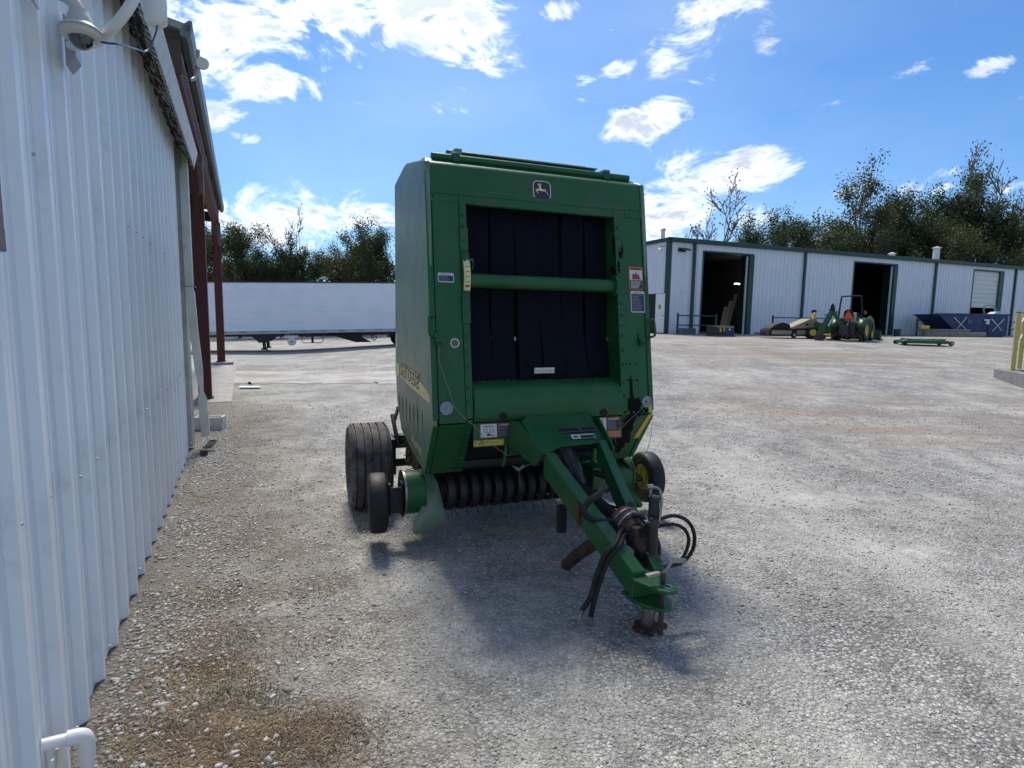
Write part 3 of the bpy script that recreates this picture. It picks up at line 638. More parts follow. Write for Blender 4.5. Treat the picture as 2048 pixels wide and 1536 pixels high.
# danger labels on the crossmember
for x0, sd_ in ((-.553, 5), (.335, 6)):
    dl = bp('danger_label', fplate([(x0, .862), (x0+.25, .862), (x0+.25, .962), (x0, .962)], .001, -.004), DECR)
    fdecal('picture_field', [(x0+.006, .866), (x0+.128, .866), (x0+.128, .958), (x0+.006, .958)], DECW, -.0027, dl)
    fdecal('text_field', [(x0+.133, .866), (x0+.245, .866), (x0+.245, .938), (x0+.133, .938)], DECK, -.0027, dl)
    greek(x0+.138, x0+.240, .868, .936, 7, -.0017, DECG, dl, sd_); ftext('DANGER', .020, x0+.198, .942, -.0022, DECW, dl, 'CENTER', .0005)
    fplate([(x0+.143, .943), (x0+.153, .943), (x0+.148, .953)], .0004, -.0020).build('alert_triangle', DECW, dl, smooth=0)
    pm = MB()
    for q in ((.03, .90, .034, .945), (.05, .90, .054, .945), (.075, .90, .079, .945), (.03, .941, .10, .945), (.097, .90, .101, .945), (.03, .90, .10, .903)): fplate([(x0+q[0], q[1]), (x0+q[2], q[1]), (x0+q[2], q[3]), (x0+q[0], q[3])], .0003, -.0017, pm)
    fplate([(x0+.045, .886), (x0+.060, .893), (x0+.075, .890), (x0+.090, .882), (x0+.108, .872), (x0+.100, .870), (x0+.085, .878), (x0+.070, .878), (x0+.055, .872), (x0+.048, .868), (x0+.058, .880)], .0003, -.0017, pm)
    pm.build('pictogram', DECK, dl, smooth=0)
yl = bp('yellow_ruler_label', fplate([(-.600, .808), (-.375, .808), (-.375, .848), (-.600, .848)], .001, -.004), YEL)
ym = MB()
for x, z0, z1 in ((-.592, .812, .844), (-.56, .812, .828), (-.545, .828, .844), (-.52, .812, .828), (-.505, .826, .842), (-.385, .812, .844)): fplate([(x, z0), (x+.004, z0), (x+.004, z1), (x, z1)], .0003, -.0027, ym)
fplate([(-.592, .827), (-.41, .827), (-.41, .829), (-.592, .829)], .0003, -.0027, ym); ym.build('ruler_marks', DECK, yl, smooth=0)
bp('orange_label', fplate([(.455, .812), (.585, .812), (.585, .856), (.455, .856)], .001, -.004), ORANGE)
# amber reflector strip bottom right
bp('amber_strip', fplate([(.838, .985), (.868, .985), (.868, 1.045), (.838, 1.045)], .001, .0135).prism([(.800, .13, .755), (.846, .13, .755), (.866, -.016, .968), (.834, -.016, .968)], (0, -.004, -.003)), YEL)
# side panel stripe and lettering (left)
xs_ = -.8865
sp_ = [(1.505, 1.295), (1.25, 1.288), (.80, 1.262), (.40, 1.222), (.20, 1.188), (.10, 1.160), (.085, 1.108), (.30, 1.116), (.75, 1.140), (1.26, 1.172), (1.505, 1.180)]
bp('yellow_stripe', MB().prism([(xs_, y, z) for y, z in sp_], (-.001, 0, 0)), YELP)
text_mb('JOHN DEERE', .150, (xs_-.0018, 1.312, 1.208), (0, -1.0, -.050), (0, 0, 1), .0006, bold=.0060).build('lettering_shadow', DECK, baler, smooth=0)
text_mb('JOHN DEERE', .150, (xs_-.0030, 1.325, 1.216), (0, -1.0, -.052), (0, 0, 1), .0006, bold=.0012).build('lettering', YELP, baler, smooth=0)
text_mb('MegaWide', .088, (xs_-.001, .74, .705), (0, -1, -.09), (0, 0, 1), .0008, bold=.001).build('lettering', YELP, baler, smooth=0)
bp('white_sticker', MB().box(xs_-.001, xs_, 1.40, 1.49, 1.43, 1.55), DECW)
rb = MB()
for k in range(7): y = .35+k*.16; rb.tube([(-.884, y, 1.03), (-.888, y, .95), (-.884, y, .80)], [.002, .0055, .002], 8, smooth=3)
bp('pressed_ribs', rb, GFADE_GLARE, smooth=60)
bp('rear_latch', MB().box(-.875, -.85, 1.52, 1.56, 2.12, 2.42), GREEN, bevel=.005)
# main wheels
tp = [(.215, -.115), (.25, -.150), (.30, -.172), (.345, -.172), (.368, -.155)]
gx = [-.132, -.066, 0.0, .066, .132]
tp += [(.378, -.140)]
for a in gx: tp += [(.381, a-.010), (.362, a-.007), (.362, a+.007), (.381, a+.010)]
tp += [(.378, .140), (.368, .155), (.345, .172), (.30, .172), (.25, .150), (.215, .115)]
for sx in (-1, 1):
    w = bp('wheel', MB().lathe([(.0, .0), (.06, .0), (.07, .05), (.16, .03), (.20, .10), (.222, .118), (.222, -.118), (.20, -.10), (.16, -.03), (0, -.03)], (sx*1.16, 1.37, .378), 'x', 32), YEL)
    MB().lathe(tp, (sx*1.16, 1.37, .378), 'x', 56).build('tyre', TYRE, w, smooth=30)
    bp('wheel_arm', MB().box(*sorted((sx*.99, sx*.93)), 1.25, 1.50, .30, .62).cyl((sx*1.16, 1.37, .378), (sx*.62, 1.37, .378), .035, n=14).cyl((sx*.90, 1.30, .55), (sx*.92, 1.52, .80), .02, n=8), DSTEEL, bevel=.006)
bp('axle_beam', MB().box(-.93, .93, 1.42, 1.54, .50, .62), GDARK, bevel=.006)
bp('mud_flap', MB().prism([(-.86, 1.50, .88), (-.86, 1.62, .86), (-.90, 1.66, .70), (-.90, 1.56, .70)], (.015, 0, 0)), RUB)
# pickup
for sx in (-1, 1):
    w = bp('gauge_wheel', MB().lathe([(0, .012), (.04, .012), (.05, .03), (.10, .012), (.118, .045), (.118, -.045), (.10, -.03), (.09, -.010), (.03, -.010), (.03, -.03), (0, -.03)], (0, 0, 0), 'x', 28), YEL); w.location = (sx*1.205 if sx < 0 else 1.150, .43, .322); w.rotation_euler = (0, 0, R(-5 if sx < 0 else -4))
    MB().lathe([(.115, -.052), (.15, -.066), (.19, -.068), (.214, -.060), (.222, -.045), (.225, 0), (.222, .045), (.214, .060), (.19, .068), (.15, .066), (.115, .052)], (0, 0, 0), 'x', 44).build('tyre', RUB, w, smooth=50)
    c = sx*1.205 if sx < 0 else 1.150
    if sx < 0:
        br = MB().cyl((c+.03, .43, .305), (-1.0, .43, .305), .022, n=12).box(-1.125, -1.015, .40, .415, .235, .435).box(-1.03, -1.015, .40, .50, .20, .46).box(-1.125, -1.11, .40, .46, .22, .46)
    else:
        br = MB().cyl((c-.05, .43, .305), (.86, .43, .33), .022, n=12).prism([(.80, .33, .56), (.84, .30, .52), (1.06, .38, .32), (1.04, .42, .30), (.82, .40, .46)], (0, .012, .01)).tube([(.80, .28, .545), (1.05, .36, .33)], .012, 8)
    bp('wheel_bracket', br, DSTEEL, bevel=.003)
    bp('end_drum', MB().lathe([(0, -.075), (.155, -.075), (.165, -.07), (.165, .07), (.155, .075), (0, .075)], (sx*.935 if sx < 0 else .865, .47, .372), 'x', 36), GREEN, bevel=.003)
    bp('drum_rim', MB().lathe([(.168, -.008), (.174, -.008), (.174, .008), (.168, .008)], (sx*1.012 if sx < 0 else .942, .47, .372), 'x', 36), STEEL if sx < 0 else GREEN)
    # flared sheet skirt
    ol = [(.875, .53), (.79, .53), (.745, .42), (.715, .29), (.700, .16), (.735, .135), (.80, .105), (.88, .088), (.945, .092), (.965, .115), (.945, .175), (.90, .235), (.86, .30), (.85, .38)]
    mb = MB(); vs = []
    for x, z in ol: vs.append((sx*(x+.02), .36-.10*max(0, (.32-z)/.22)-.35*max(0, x-.86)+.06*(z > .45), z+.03))
    nn = len(ol); cx = (sx*.82, .33, .27); vs2 = vs+[cx]
    mb.add(vs2, [(i, (i+1) % nn, nn) for i in range(nn)])
    sk = bp('crop_skirt', mb, GFADE_GLARE if sx < 0 else GREEN, smooth=60, label='scuffed flared sheet at the left end of the pickup' if sx < 0 else None); q = sk.modifiers.new('s', 'SOLIDIFY'); q.thickness = .006
for k in range(15):
    x = -.66+k*.0945
    bp('stripper_band', MB().lathe([(.135, -.030), (.150, -.026), (.153, 0), (.150, .026), (.135, .030)], (x, .47, .355), 'x', 20, R(70), R(300)), DSTEEL, smooth=60)
bp('pickup_shaft', MB().cyl((-.86, .47, .355), (.86, .47, .355), .10, n=20), BLACK)
for k in range(14):
    x = -.613+k*.0945; tn = MB()
    for a in (200, 245, 290): 
        a = R(a+7*(k % 3)); c_ = V((x, .47, .355)); d = V((0, cos(a), sin(a))); t_ = V((0, -sin(a), cos(a)))
        tn.tube([c_+d*.09, c_+d*.17, c_+d*.205-t_*.03], .0032, 5)
    bp('pickup_tine', tn, RUST)
bp('pickup_frame', MB().box(-.86, .86, .56, .64, .44, .54).box(-.64, .64, .66, 1.10, .22, .30), BLACK, bevel=.004)
bp('wind_guard', MB().cyl((-.70, .25, .60), (.70, .25, .60), .014, n=8).box(-.62, .62, .24, .25, .60, .64), DSTEEL)
rods = MB()
for k in range(12): rods.tube([(-.58+k*.105, .25, .60), (-.58+k*.105, .42, .56), (-.58+k*.105, .60, .60)], .004, 5)
bp('guard_rods', rods, DSTEEL)
bp('under_body', MB().box(-.60, .60, .30, .50, .56, .95).box(-.60, .60, .50, 1.5, .40, .62), BLACK)
ch = MB()
r3 = random.Random(9)
for k in range(260):
    c_ = V((-.80+r3.uniform(-.06, .1), r3.uniform(.5, 1.3), 0)); c_.z = .50+.12*r3.random()-.12*r3.random()+.05
    d = V((r3.uniform(-1, 1), r3.uniform(-1, 1), r3.uniform(-1, .3))).normalized()*r3.uniform(.03, .08); ch.tube([c_, c_+d], .004, 4)
hy = bp('hay_debris', ch, HAY, smooth=0); hy['kind'] = 'stuff'
bp('gearbox', MB().box(-.84, -.66, .55, 1.25, .42, .66).cyl((-.86, .75, .55), (-.70, .75, .55), .12, n=20).cyl((-.86, 1.1, .50), (-.70, 1.1, .50), .09, n=20), RUST, bevel=.01)
# hanging bits under the crossmember
bp('drop_bar', MB().tube([(-.36, -.03, .80), (-.375, -.04, .70), (-.39, -.05, .655)], .013, 8).box(-.33, -.25, -.02, .0, .72, .78), GREEN)
bp('loose_twine', MB().tube([(-.33, -.08, .66), (-.27, -.1, .645), (-.2, -.1, .67), (-.12, -.08, .655)], .004, 5, smooth=4).tube([(-.28, -.09, .65), (-.275, -.09, .57), (-.27, -.09, .50)], .0016, 4).tube([(-.31, -.09, .655), (-.29, -.1, .635), (-.25, -.1, .665)], .010, 6, smooth=3), mat('pale_green_rag', (.18, .26, .20), .8))
# drawbar ---------------------------------------------------------
def beam(p0, p1, w, h, m, name='drawbar_beam'):
    p0, p1 = V(p0), V(p1); d = (p1-p0).normalized(); s = d.cross(V((0, 0, 1))).normalized()*w; u = V((0, 0, -h))
    return bp(name, MB().prism([p0, p0+s, p0+s+u, p0+u], p1-p0), m, bevel=.006)
for sx in (-1, 1):
    o2 = V((sx*.098, -1.30, .362)); o1 = V((sx*.335, .05, 1.095)); o1 = o2+(o1-o2)*(.64 if sx < 0 else .70)
    d = (o2-o1); s = V((-sx, 0, 0))*(.082 if sx < 0 else .066)
    mb = MB().prism([o1, o1+s, o1+s+V((0, 0, -.155)), o1+V((0, 0, -.155))], d); bp('drawbar_beam', mb, GREEN, bevel=.006)
    bp('beam_gusset', MB().prism([(sx*.345, -.03, .98), (sx*.322, -.15, .995), (sx*.270, -.47, .835), (sx*.285, -.37, .725), (sx*.33, -.17, .78), (sx*.345, -.03, .79)], (-sx*.014, 0, 0)), GREEN, bevel=.002)
bp('rust_patch', MB().prism([(-.1945, -.80, .617), (-.1875, -.84, .595), (-.1875, -.84, .47), (-.1925, -.81, .49)], (-.003, 0, 0)), mat('red_brown_rust', (.13, .035, .02), .85))
# shroud over the driveline
mb = MB(); top = [(-.195, -.02, 1.008), (.295, -.02, 1.008), (.295, -.335, .850), (-.107, -.380, .850)]
A, B_, C_, D_ = [V(p) for p in top]
lft = [A, D_, D_+V((-.02, .0, -.02)), V((-.235, -.375, .795)), V((-.255, -.20, .93)), V((-.24, -.02, 1.0))]
mb.add([A, B_, C_, D_], [(0, 1, 2, 3)]); mb.add([A, D_, V((-.245, -.43, .812)), V((-.275, -.10, .985))], [(0, 1, 2, 3)])
mb.add([B_, C_, V((.315, -.34, .72)), V((.335, -.03, .78))], [(0, 1, 2, 3)])
sh = bp('driveline_shroud', mb, GREEN, smooth=0); q = sh.modifiers.new('s', 'SOLIDIFY'); q.thickness = .005; q.offset = -1
# labels on the shroud top: local axes of that sloping face
ex_ = (B_-A).normalized(); ey_ = (A-D_); ey_ = (ey_-ex_*ey_.dot(ex_)).normalized(); en_ = ex_.cross(ey_)
if en_.z < 0: en_ = -en_
def sq(u0, u1, v0, v1, off, name, m, parent): return MB().prism([D_+ex_*u+ey_*v+en_*off for u, v in ((u0, v0), (u1, v0), (u1, v1), (u0, v1))], en_*.0006).build(name, m, parent, smooth=0)
a = sq(.06, .37, .160, .215, .001, 'number_plate', DECG, sh); sq(.063, .24, .163, .212, .0018, 'plate_field', DECK, a); sq(.245, .367, .163, .212, .0018, 'plate_field', DECK, a)
a = sq(.135, .315, .075, .125, .001, 'small_label', DECW, sh); sq(.20, .31, .078, .112, .0018, 'text_field', DECK, a); sq(.15, .185, .088, .108, .0018, 'pictogram', DECK, a)
# driveline (telescoping shaft, joint, yoke)
bp('driveline', MB().cyl((.03, .0, .62), (.045, -.95, .50), .038, n=18), BLACK)
bp('guard_tube', MB().tube([(.0, -.12, .90), (.02, -.22, .80), (.08, -.26, .64), (.13, -.27, .49), (.16, -.28, .42)], [.050, .052, .050, .048, .046], 16, smooth=3), mat('worn_black_guard', (.018, .022, .035), .45, var=(.05, .06, .09), vs=18, vth=(.5, .62), bump=.2, bs=30))
pto = bp('driveline_joint', MB().cyl((.045, -.93, .535), (.055, -1.02, .500), .082, n=22).cyl((.05, -1.0, .51), (.058, -1.06, .487), .074, .060, n=22).box(.02, .09, -1.13, -1.03, .40, .53).cyl((.055, -1.08, .47), (.075, -1.16, .40), .045, n=14), RUST, bevel=.004)
MB().cyl((.046, -.955, .527), (.048, -.965, .523), .086, n=22).cyl((.05, -.995, .512), (.052, -1.003, .509), .084, n=22).build('clamp_ring', STEEL, pto)
MB().cyl((.07, -1.14, .415), (.095, -1.24, .355), .040, n=16).build('yoke', RUST, pto, bevel=.003)
MB().box(.00, .05, -1.10, -1.03, .44, .49).box(.06, .12, -1.12, -1.05, .46, .52).box(.03, .07, -1.17, -1.1, .34, .42).build('cross_bearing', BLACK, pto, bevel=.008)
# hitch clevis
def hp(z, t, x0=-.105, x1=.105, tip=-1.50):
    return MB().prism([(x0, -1.20, z), (x1, -1.20, z), (x1-.01, -1.36, z), (.065, tip+.03, z), (.035, tip, z), (-.02, tip, z), (-.045, tip+.03, z), (x0, -1.33, z)], (0, 0, t))
bp('hitch_plate', hp(.315, .020), GREEN, bevel=.004); bp('hitch_plate', hp(.200, .020, tip=-1.46), GREEN, bevel=.004)
bp('hitch_spacer', MB().box(-.085, .085, -1.31, -1.20, .22, .315), GREEN, bevel=.006)
bp('hole_rim', MB().lathe([(.016, 0), (.024, 0), (.024, .004), (.016, .004)], (.012, -1.455, .335), 'z', 18), STEEL)
bp('hitch_pin', MB().cyl((.008, -1.415, .40), (.008, -1.415, .055), .014, n=12).cyl((.008, -1.415, .10), (.008, -1.415, .11), .034, n=14), RUST)
bp('pin_handle', MB().prism([(-.085, -1.385, .375), (-.01, -1.395, .385), (-.01, -1.42, .385), (-.085, -1.41, .375)], (0, 0, .018)).tube([(.0, -1.415, .39), (.03, -1.42, .42), (.055, -1.42, .455), (.075, -1.42, .46)], .009, 8).prism([(.05, -1.43, .45), (.13, -1.44, .44), (.135, -1.44, .462), (.055, -1.43, .478)], (0, .012, 0)), STEEL, bevel=.002)
# jack stand
jk = bp('jack', MB().cyl((.085, -1.20, .03), (.085, -1.20, .72), .030, n=16).cyl((.085, -1.20, .72), (.085, -1.20, .735), .034, n=16).box(.04, .10, -1.22, -1.18, .26, .42), DSTEEL, bevel=.003)
MB().tube([(.075, -1.18, .73), (.075, -1.18, .775), (.10, -1.19, .78), (.115, -1.21, .765), (.112, -1.23, .70), (.10, -1.235, .62), (.085, -1.24, .58)], .008, 8, smooth=3).cyl((.045, -1.18, .785), (.085, -1.18, .785), .014, n=10).build('crank', STEEL, jk)
kb = MB()
for k in range(6): a = k*pi/3; kb.cyl((.055+.022*cos(a), -1.235, .60+.022*sin(a)), (.055+.022*cos(a), -1.255, .60+.022*sin(a)), .011, n=10)
kb.cyl((.055, -1.23, .60), (.055, -1.257, .60), .026, n=12).build('knob', DSTEEL, jk)
MB().cyl((.02, -1.275, .0), (.02, -1.275, .14), .034, n=16).build('jack_foot', STEEL, jk)
cl = MB(); r4 = random.Random(12)
for k in range(60):
    a = r4.random()*6.28; rr_ = .02+.055*r4.random(); c_ = V((.02+rr_*cos(a), -1.275+rr_*sin(a), .008+.02*r4.random())); cl.lathe([(0, .012), (.012, .008), (.016, 0), (.01, -.008), (0, -.012)], c_, 'z', 5)
bp('mud_clod', cl, RUST, smooth=0)
bp('parking_stand', MB().tube([(-.075, -.455, .045), (-.045, -.585, .175), (.0, -.80, .36), (.03, -.93, .46)], [.040, .043, .044, .044], 14), RUST, bevel=.003)
bp('jack_sleeve', MB().cyl((-.16, -.55, .33), (-.16, -.55, .50), .035, n=12), BLACK)
# hoses
def hose(pts, r_, m=RUB, n=10, s=6): return bp('hydraulic_hose', MB().tube(pts, r_, n, smooth=s), m)
hose([(.02, -.78, .66), (-.06, -.90, .715), (-.125, -.95, .692), (-.185, -.955, .660), (-.222, -.955, .612), (-.185, -.955, .558), (-.10, -.96, .530), (.0, -.96, .530), (.07, -.95, .565), (.115, -.93, .605)], .020)
hose([(.05, -1.0, .50), (-.05, -1.08, .50), (-.12, -1.15, .47), (-.185, -1.15, .42), (-.235, -1.15, .30), (-.27, -1.15, .18), (-.318, -1.15, .115)], .0145)
hose([(.05, -1.02, .48), (-.04, -1.10, .48), (-.10, -1.16, .46), (-.165, -1.16, .40), (-.215, -1.16, .28), (-.25, -1.16, .16), (-.268, -1.16, .075)], .0145)
for p, q in (((-.318, -1.15, .115), (-.338, -1.15, .068)), ((-.268, -1.16, .075), (-.272, -1.16, .025))):
    bp('hose_coupler', MB().cyl(p, q, .015, n=12).cyl(V(q)+(V(p)-V(q))*.3, q, .018, n=6), STEEL)
hose([(.02, -1.10, .47), (.08, -1.15, .555), (.15, -1.20, .605), (.24, -1.2, .605), (.325, -1.2, .56), (.37, -1.2, .48), (.365, -1.2, .39), (.30, -1.2, .325), (.20, -1.2, .315), (.08, -1.18, .33), (-.02, -1.12, .38), (-.06, -1.05, .44)], .011)
hose([(.02, -1.10, .45), (.09, -1.16, .53), (.16, -1.21, .565), (.24, -1.21, .555), (.30, -1.21, .515), (.325, -1.21, .45), (.30, -1.21, .37), (.24, -1.21, .325), (.14, -1.2, .318), (.02, -1.17, .34), (-.05, -1.10, .37)], .010)
hose([(.055, -1.03, .57), (.085, -1.08, .58), (.12, -1.12, .52), (.155, -1.14, .45), (.15, -1.17, .385), (.10, -1.19, .345), (.04, -1.19, .33)], .016)
hose([(.15, -.42, .66), (.17, -.52, .66), (.20, -.60, .63), (.21, -.66, .58)], .022)
hose([(.06, -.45, .60), (.07, -.7, .54), (.10, -.88, .56), (.11, -.93, .58), (.13, -.9, .52)], .009)
bp('zip_tie', MB().tube([(.085, -1.115, .565), (.105, -1.14, .575), (.135, -1.13, .545)], .004, 5).tube([(.085, -1.13, .56), (.12, -1.15, .585)], .003, 5).tube([(.09, -1.2, .37), (.105, -1.21, .345), (.105, -1.2, .32)], .004, 5).tube([(.055, -.99, .585), (.075, -1.03, .595), (.10, -1.06, .565)], .003, 5), ROPE)
bp('valve_block', MB().box(.20, .30, -.30, -.14, .50, .66).cyl((.34, -.05, .62), (.34, -.05, .74), .02, n=10).box(.30, .60, .05, .20, .44, .62), GREEN, bevel=.006)
# ================================================================== LEFT METAL BUILDING (local: x along wall, -y outwards, z up)
WRZ = math.atan2(.906, -.423)
WD = V((-.423, .906, 0)); WNV = V((.906, .423, 0))
worg = WNV*-.64
lb_ = thing('metal_building', 'white ribbed metal building along the left edge with stained eave', 'building', worg, WRZ)
def wl_(s, n, z): return (s, -(n+.64), z)
def wpart(name, mb, m, parent=lb_, **k): return mb.build(name, m, parent, **k)
def rib_profile(n=3, p=.305):
    o = []
    for k in range(n):
        x = k*p
        o += [(x, 0), (x+.070, 0), (x+.073, -.004), (x+.085, -.004), (x+.088, 0), (x+.125, 0), (x+.128, -.004), (x+.140, -.004), (x+.143, 0), (x+.222, 0), (x+.245, -.030), (x+.275, -.030), (x+.298, 0)]
    o.append((n*p, 0)); return o
def panel_mesh(z0, z1, name='wall_panel', m=None):
    pr = rib_profile(); mb = MB(); n = len(pr); zs = [z0, (z0+z1)/2, z1]
    for z in zs: mb.v += [(x, y, z) for x, y in pr]
    for j in range(2):
        for i in range(n-1): mb.f.append((j*n+i, j*n+i+1, (j+1)*n+i+1, (j+1)*n+i))
    b_ = len(mb.v); mb.v += [(0, .02, z0), (n and .915, .02, z0), (.915, .02, z1), (0, .02, z1)]; mb.f.append((b_, b_+3, b_+2, b_+1))
    return mb.mesh(name, m or WPAINT, smooth=20)
pm_ = panel_mesh(.004, 3.72)
s0 = -2.20-.0
PH = 2.52-.31-.915*5
for k in range(11):
    sx_ = PH+.915*k
    if sx_ > 7.9: break
    inst(pm_, 'wall_panel', lb_, (sx_, .030+.0015*(k % 2), 0))
wend = 8.28
wpart('corner_trim', MB().box(wend-.12, wend, -.012, .10, .03, 3.70).box(wend-.02, wend, -.03, .10, .03, 3.70), WDULL)
wpart('back_wall', MB().box(-2.5, wend-.01, .055, .12, .0, 3.70).box(wend-.07, wend-.005, .08, 9.0, .0, 4.2).box(-2.5, -2.4, .08, 9.0, 0, 4.2), WDULL)
# roof edge: corrugated roofing sticking out over the wall
rf = MB(); pr = []
x = -2.5
while x < wend+.10:
    pr += [(x, 0), (x+.035, 0), (x+.045, .018), (x+.075, .018), (x+.085, 0)]; x += .105
o1_ = wl_(0, -.485, 3.50); o2_ = wl_(0, -.66, 3.705); o3_ = wl_(0, -6.5, 5.2)
for (yy, zz) in ((o1_[1], o1_[2]), (o2_[1], o2_[2]), (o3_[1], o3_[2])): rf.v += [(a, yy, zz-b_) for a, b_ in pr]
n_ = len(pr)
for j in range(2):
    for i in range(n_-1): rf.f.append((j*n_+i, j*n_+i+1, (j+1)*n_+i+1, (j+1)*n_+i))
wpart('roof_sheet', rf, mat('mouldy_underside', (.42, .42, .38), .7, var=(.02, .018, .014), vs=6, vth=(.38, .50), bump=.3, bs=30, stretch=(1, 4, 4)), smooth=0)
fy0, fy1 = -( -.478+.64), -(-.436+.64)
wpart('fascia', MB().prism([(-2.5, fy0, 3.485), (-2.5, fy1, 3.66), (-2.5, fy1+.04, 3.70), (-2.5, fy0+.03, 3.51)], (wend+2.5+.0, 0, 0)), mat('streaked_fascia', (.60, .60, .57), .55, var=(.42, .41, .37), vs=5, bump=.15, bs=14, stretch=(6, 1, 1), grime=(.3, .29, .25), gs=9, gth=(.55, .7)), bevel=.004)
wpart('roof', MB().prism([(-2.5, -.17, 3.72), (-2.5, 8.9, 6.2), (-2.5, 8.9, 6.1), (-2.5, -.14, 3.66)], (wend+2.6, 0, 0)), WDULL)
wpart('black_stain', MB().prism([(8.02, -.0315, 3.68), (8.14, -.0315, 3.66), (8.155, -.0315, 3.45), (8.12, -.0315, 3.40), (8.105, -.0315, 3.05), (8.09, -.0315, 3.38), (8.04, -.0315, 3.48)], (0, -.001, 0)), BLACK)
scr = MB().lathe([(0, -.010), (.006, -.009), (.0065, -.004), (.0085, -.003), (.0085, 0)], (0, 0, 0), 'y', 8).mesh('screw', mat('zinc_screw', (.42, .44, .46), .5, .3))
for z in (.10, 1.02, 2.24, 3.45):
    k = 0; s = PH+.058
    while s < wend-.1:
        if s > .5: inst(scr, 'screw', lb_, (s+random.uniform(-.004, .004), random.choice((.030, .030, 0)), z+random.uniform(-.012, .012)))
        s += .305
# downspout on the corner, crushed and pushed outwards
def rect_pipe(sec):
    mb = MB(); 
    for s, n, z, ws, wn, tw in sec:
        c, d = cos(tw), sin(tw)
        for a, b_ in ((-ws, -wn), (ws, -wn), (ws, wn), (-ws, wn)):
            mb.v.append((s+a*c-b_*d, -(n+.64)+a*d+b_*c, z))
    for i in range(len(sec)-1):
        for k in range(4): mb.f.append((i*4+k, i*4+(k+1) % 4, (i+1)*4+(k+1) % 4, (i+1)*4+k))
    return mb
secs = [(8.14, -.585, 3.66, .055, .045, 0), (8.14, -.585, 2.6, .055, .045, 0), (8.14, -.583, 2.06, .055, .045, 0), (8.14, -.580, 2.02, .060, .030, .1), (8.14, -.575, 1.97, .055, .045, 0), (8.14, -.555, 1.5, .055, .045, .03), (8.14, -.52, 1.0, .06, .045, .05), (8.14, -.505, .74, .06, .022, .15), (8.14, -.50, .66, .06, .05, .1), (8.14, -.485, .40, .055, .05, 0), (8.14, -.478, .17, .055, .045, 0)]
ds = wpart('downspout', rect_pipe(secs), mat('downspout_paint', (.58, .60, .56), .45, var=(.50, .51, .44), vs=3, bump=.1, bs=6, grime=(.20, .19, .16), gs=5, gth=(.58, .72)), bevel=.004, smooth=20)
MB().box(8.07, 8.20, .03, .05, 2.00, 2.03).tube([(8.08, -.01, 2.03), (8.08, -.12, 2.04), (8.20, -.12, 2.03)], .006, 6).build('strap', STEEL, ds)
el = thing('pipe_elbow', 'loose galvanised elbow lying under the bent downspout', 'pipe elbow', worg+WD*8.02+WNV*.17+V((0, 0, .035)), WRZ)
mb = rect_pipe([(0, -.64, .0, .045, .035, .4), (.0, -.60, .03, .045, .035, .4), (0, -.56, .09, .045, .035, .4)]); q = mb.build('elbow', STEEL, el, smooth=20); q.location = (0, 0, 0)
MB().box(-.32, -.24, -.03, .05, -.03, .04).build('rust_end', RUST, el, bevel=.004)
# window at the near end
wf = wpart('window', MB().box(1.25, 2.09, -.045, -.004, 1.865, 1.925).box(1.25, 2.09, -.045, -.004, 2.745, 2.80).box(2.035, 2.09, -.044, -.003, 1.925, 2.745).box(1.25, 1.31, -.044, -.003, 1.925, 2.745), mat('brown_frame', (.16, .125, .10), .6, bump=.1))
MB().box(1.31, 2.035, -.046, -.03, 1.925, 1.965).box(1.31, 2.035, -.046, -.03, 2.70, 2.745).box(1.995, 2.035, -.045, -.03, 1.965, 2.70).build('green_border', GTRIM, wf)
MB().box(1.31, 1.995, -.032, -.026, 1.965, 2.70).build('pane', mat('dusty_glass', (.20, .19, .165), .15, var=(.32, .33, .30), vs=2, spec=.8), wf)
# white pipe stub at the bottom
pc = thing('drain_pipe', 'white plastic drain pipe turning down out of the ribbed wall at the lower left', 'pipe', worg, WRZ)
MB().tube([wl_(2.26, -.66, .262), wl_(2.28, -.585, .250)], .020, 18).build('pipe', WPVC, pc)
MB().tube([wl_(2.278, -.595, .252), wl_(2.284, -.566, .248), wl_(2.288, -.549, .238), wl_(2.289, -.545, .218), wl_(2.289, -.545, .196)], [.026, .026, .0255, .026, .026], 18, smooth=4).build('elbow', WPVC, pc)
MB().cyl(wl_(2.289, -.545, .150), wl_(2.289, -.545, .200), .026, n=18).cyl(wl_(2.289, -.545, -.02), wl_(2.289, -.545, .16), .0205, n=18).build('down_pipe', WPVC, pc)
wpart('flashing', MB().box(2.22, 2.33, -.022, -.012, -.01, .225), WDULL, bevel=.002)
# ------------------------------------------------------------------ security cameras
def w2(s, n, z): return worg + WD*s + WNV*(n+.64) + V((0, 0, z))
dc = thing('dome_camera', 'cream dome security camera with a dark glass bubble hanging by the near wall', 'security camera', w2(2.68, -.50, 2.715), WRZ)
MB().lathe([(.0, .115), (.045, .115), (.050, .085), (.058, .075), (.062, .040), (.098, .012), (.102, .004), (.102, -.004), (.097, -.008), (.097, -.030), (.086, -.040), (.060, -.042), (0, -.040)], (0, 0, 0), 'z', 40).build('housing', CREAM, dc, smooth=40)
MB().lathe([(.103, .000), (.1035, -.004), (.098, -.006)], (0, 0, 0), 'z', 40).build('seam_ring', GREYP, dc)
MB().lathe([(.062*cos(R(a)), -.040-.062*sin(R(a))) for a in range(0, 91, 9)], (0, 0, 0), 'z', 32).build('glass_dome', GLASSD, dc, smooth=80)
MB().tube([(0, 0, .10), (.0, .02, .15), (.0, .08, .185), (.0, .16, .19), (.0, .205, .19)], .034, 16, smooth=4).build('bracket_arm', CREAM, dc)
MB().prism([(-.045, .205, .10), (.045, .205, .10), (.045, .205, .28), (-.045, .205, .28)], (0, -.016, 0)).build('wall_plate', CREAM, dc, bevel=.004)
dc.rotation_euler = (R(-2), R(3), WRZ); dc.scale = (.64, .64, .64)
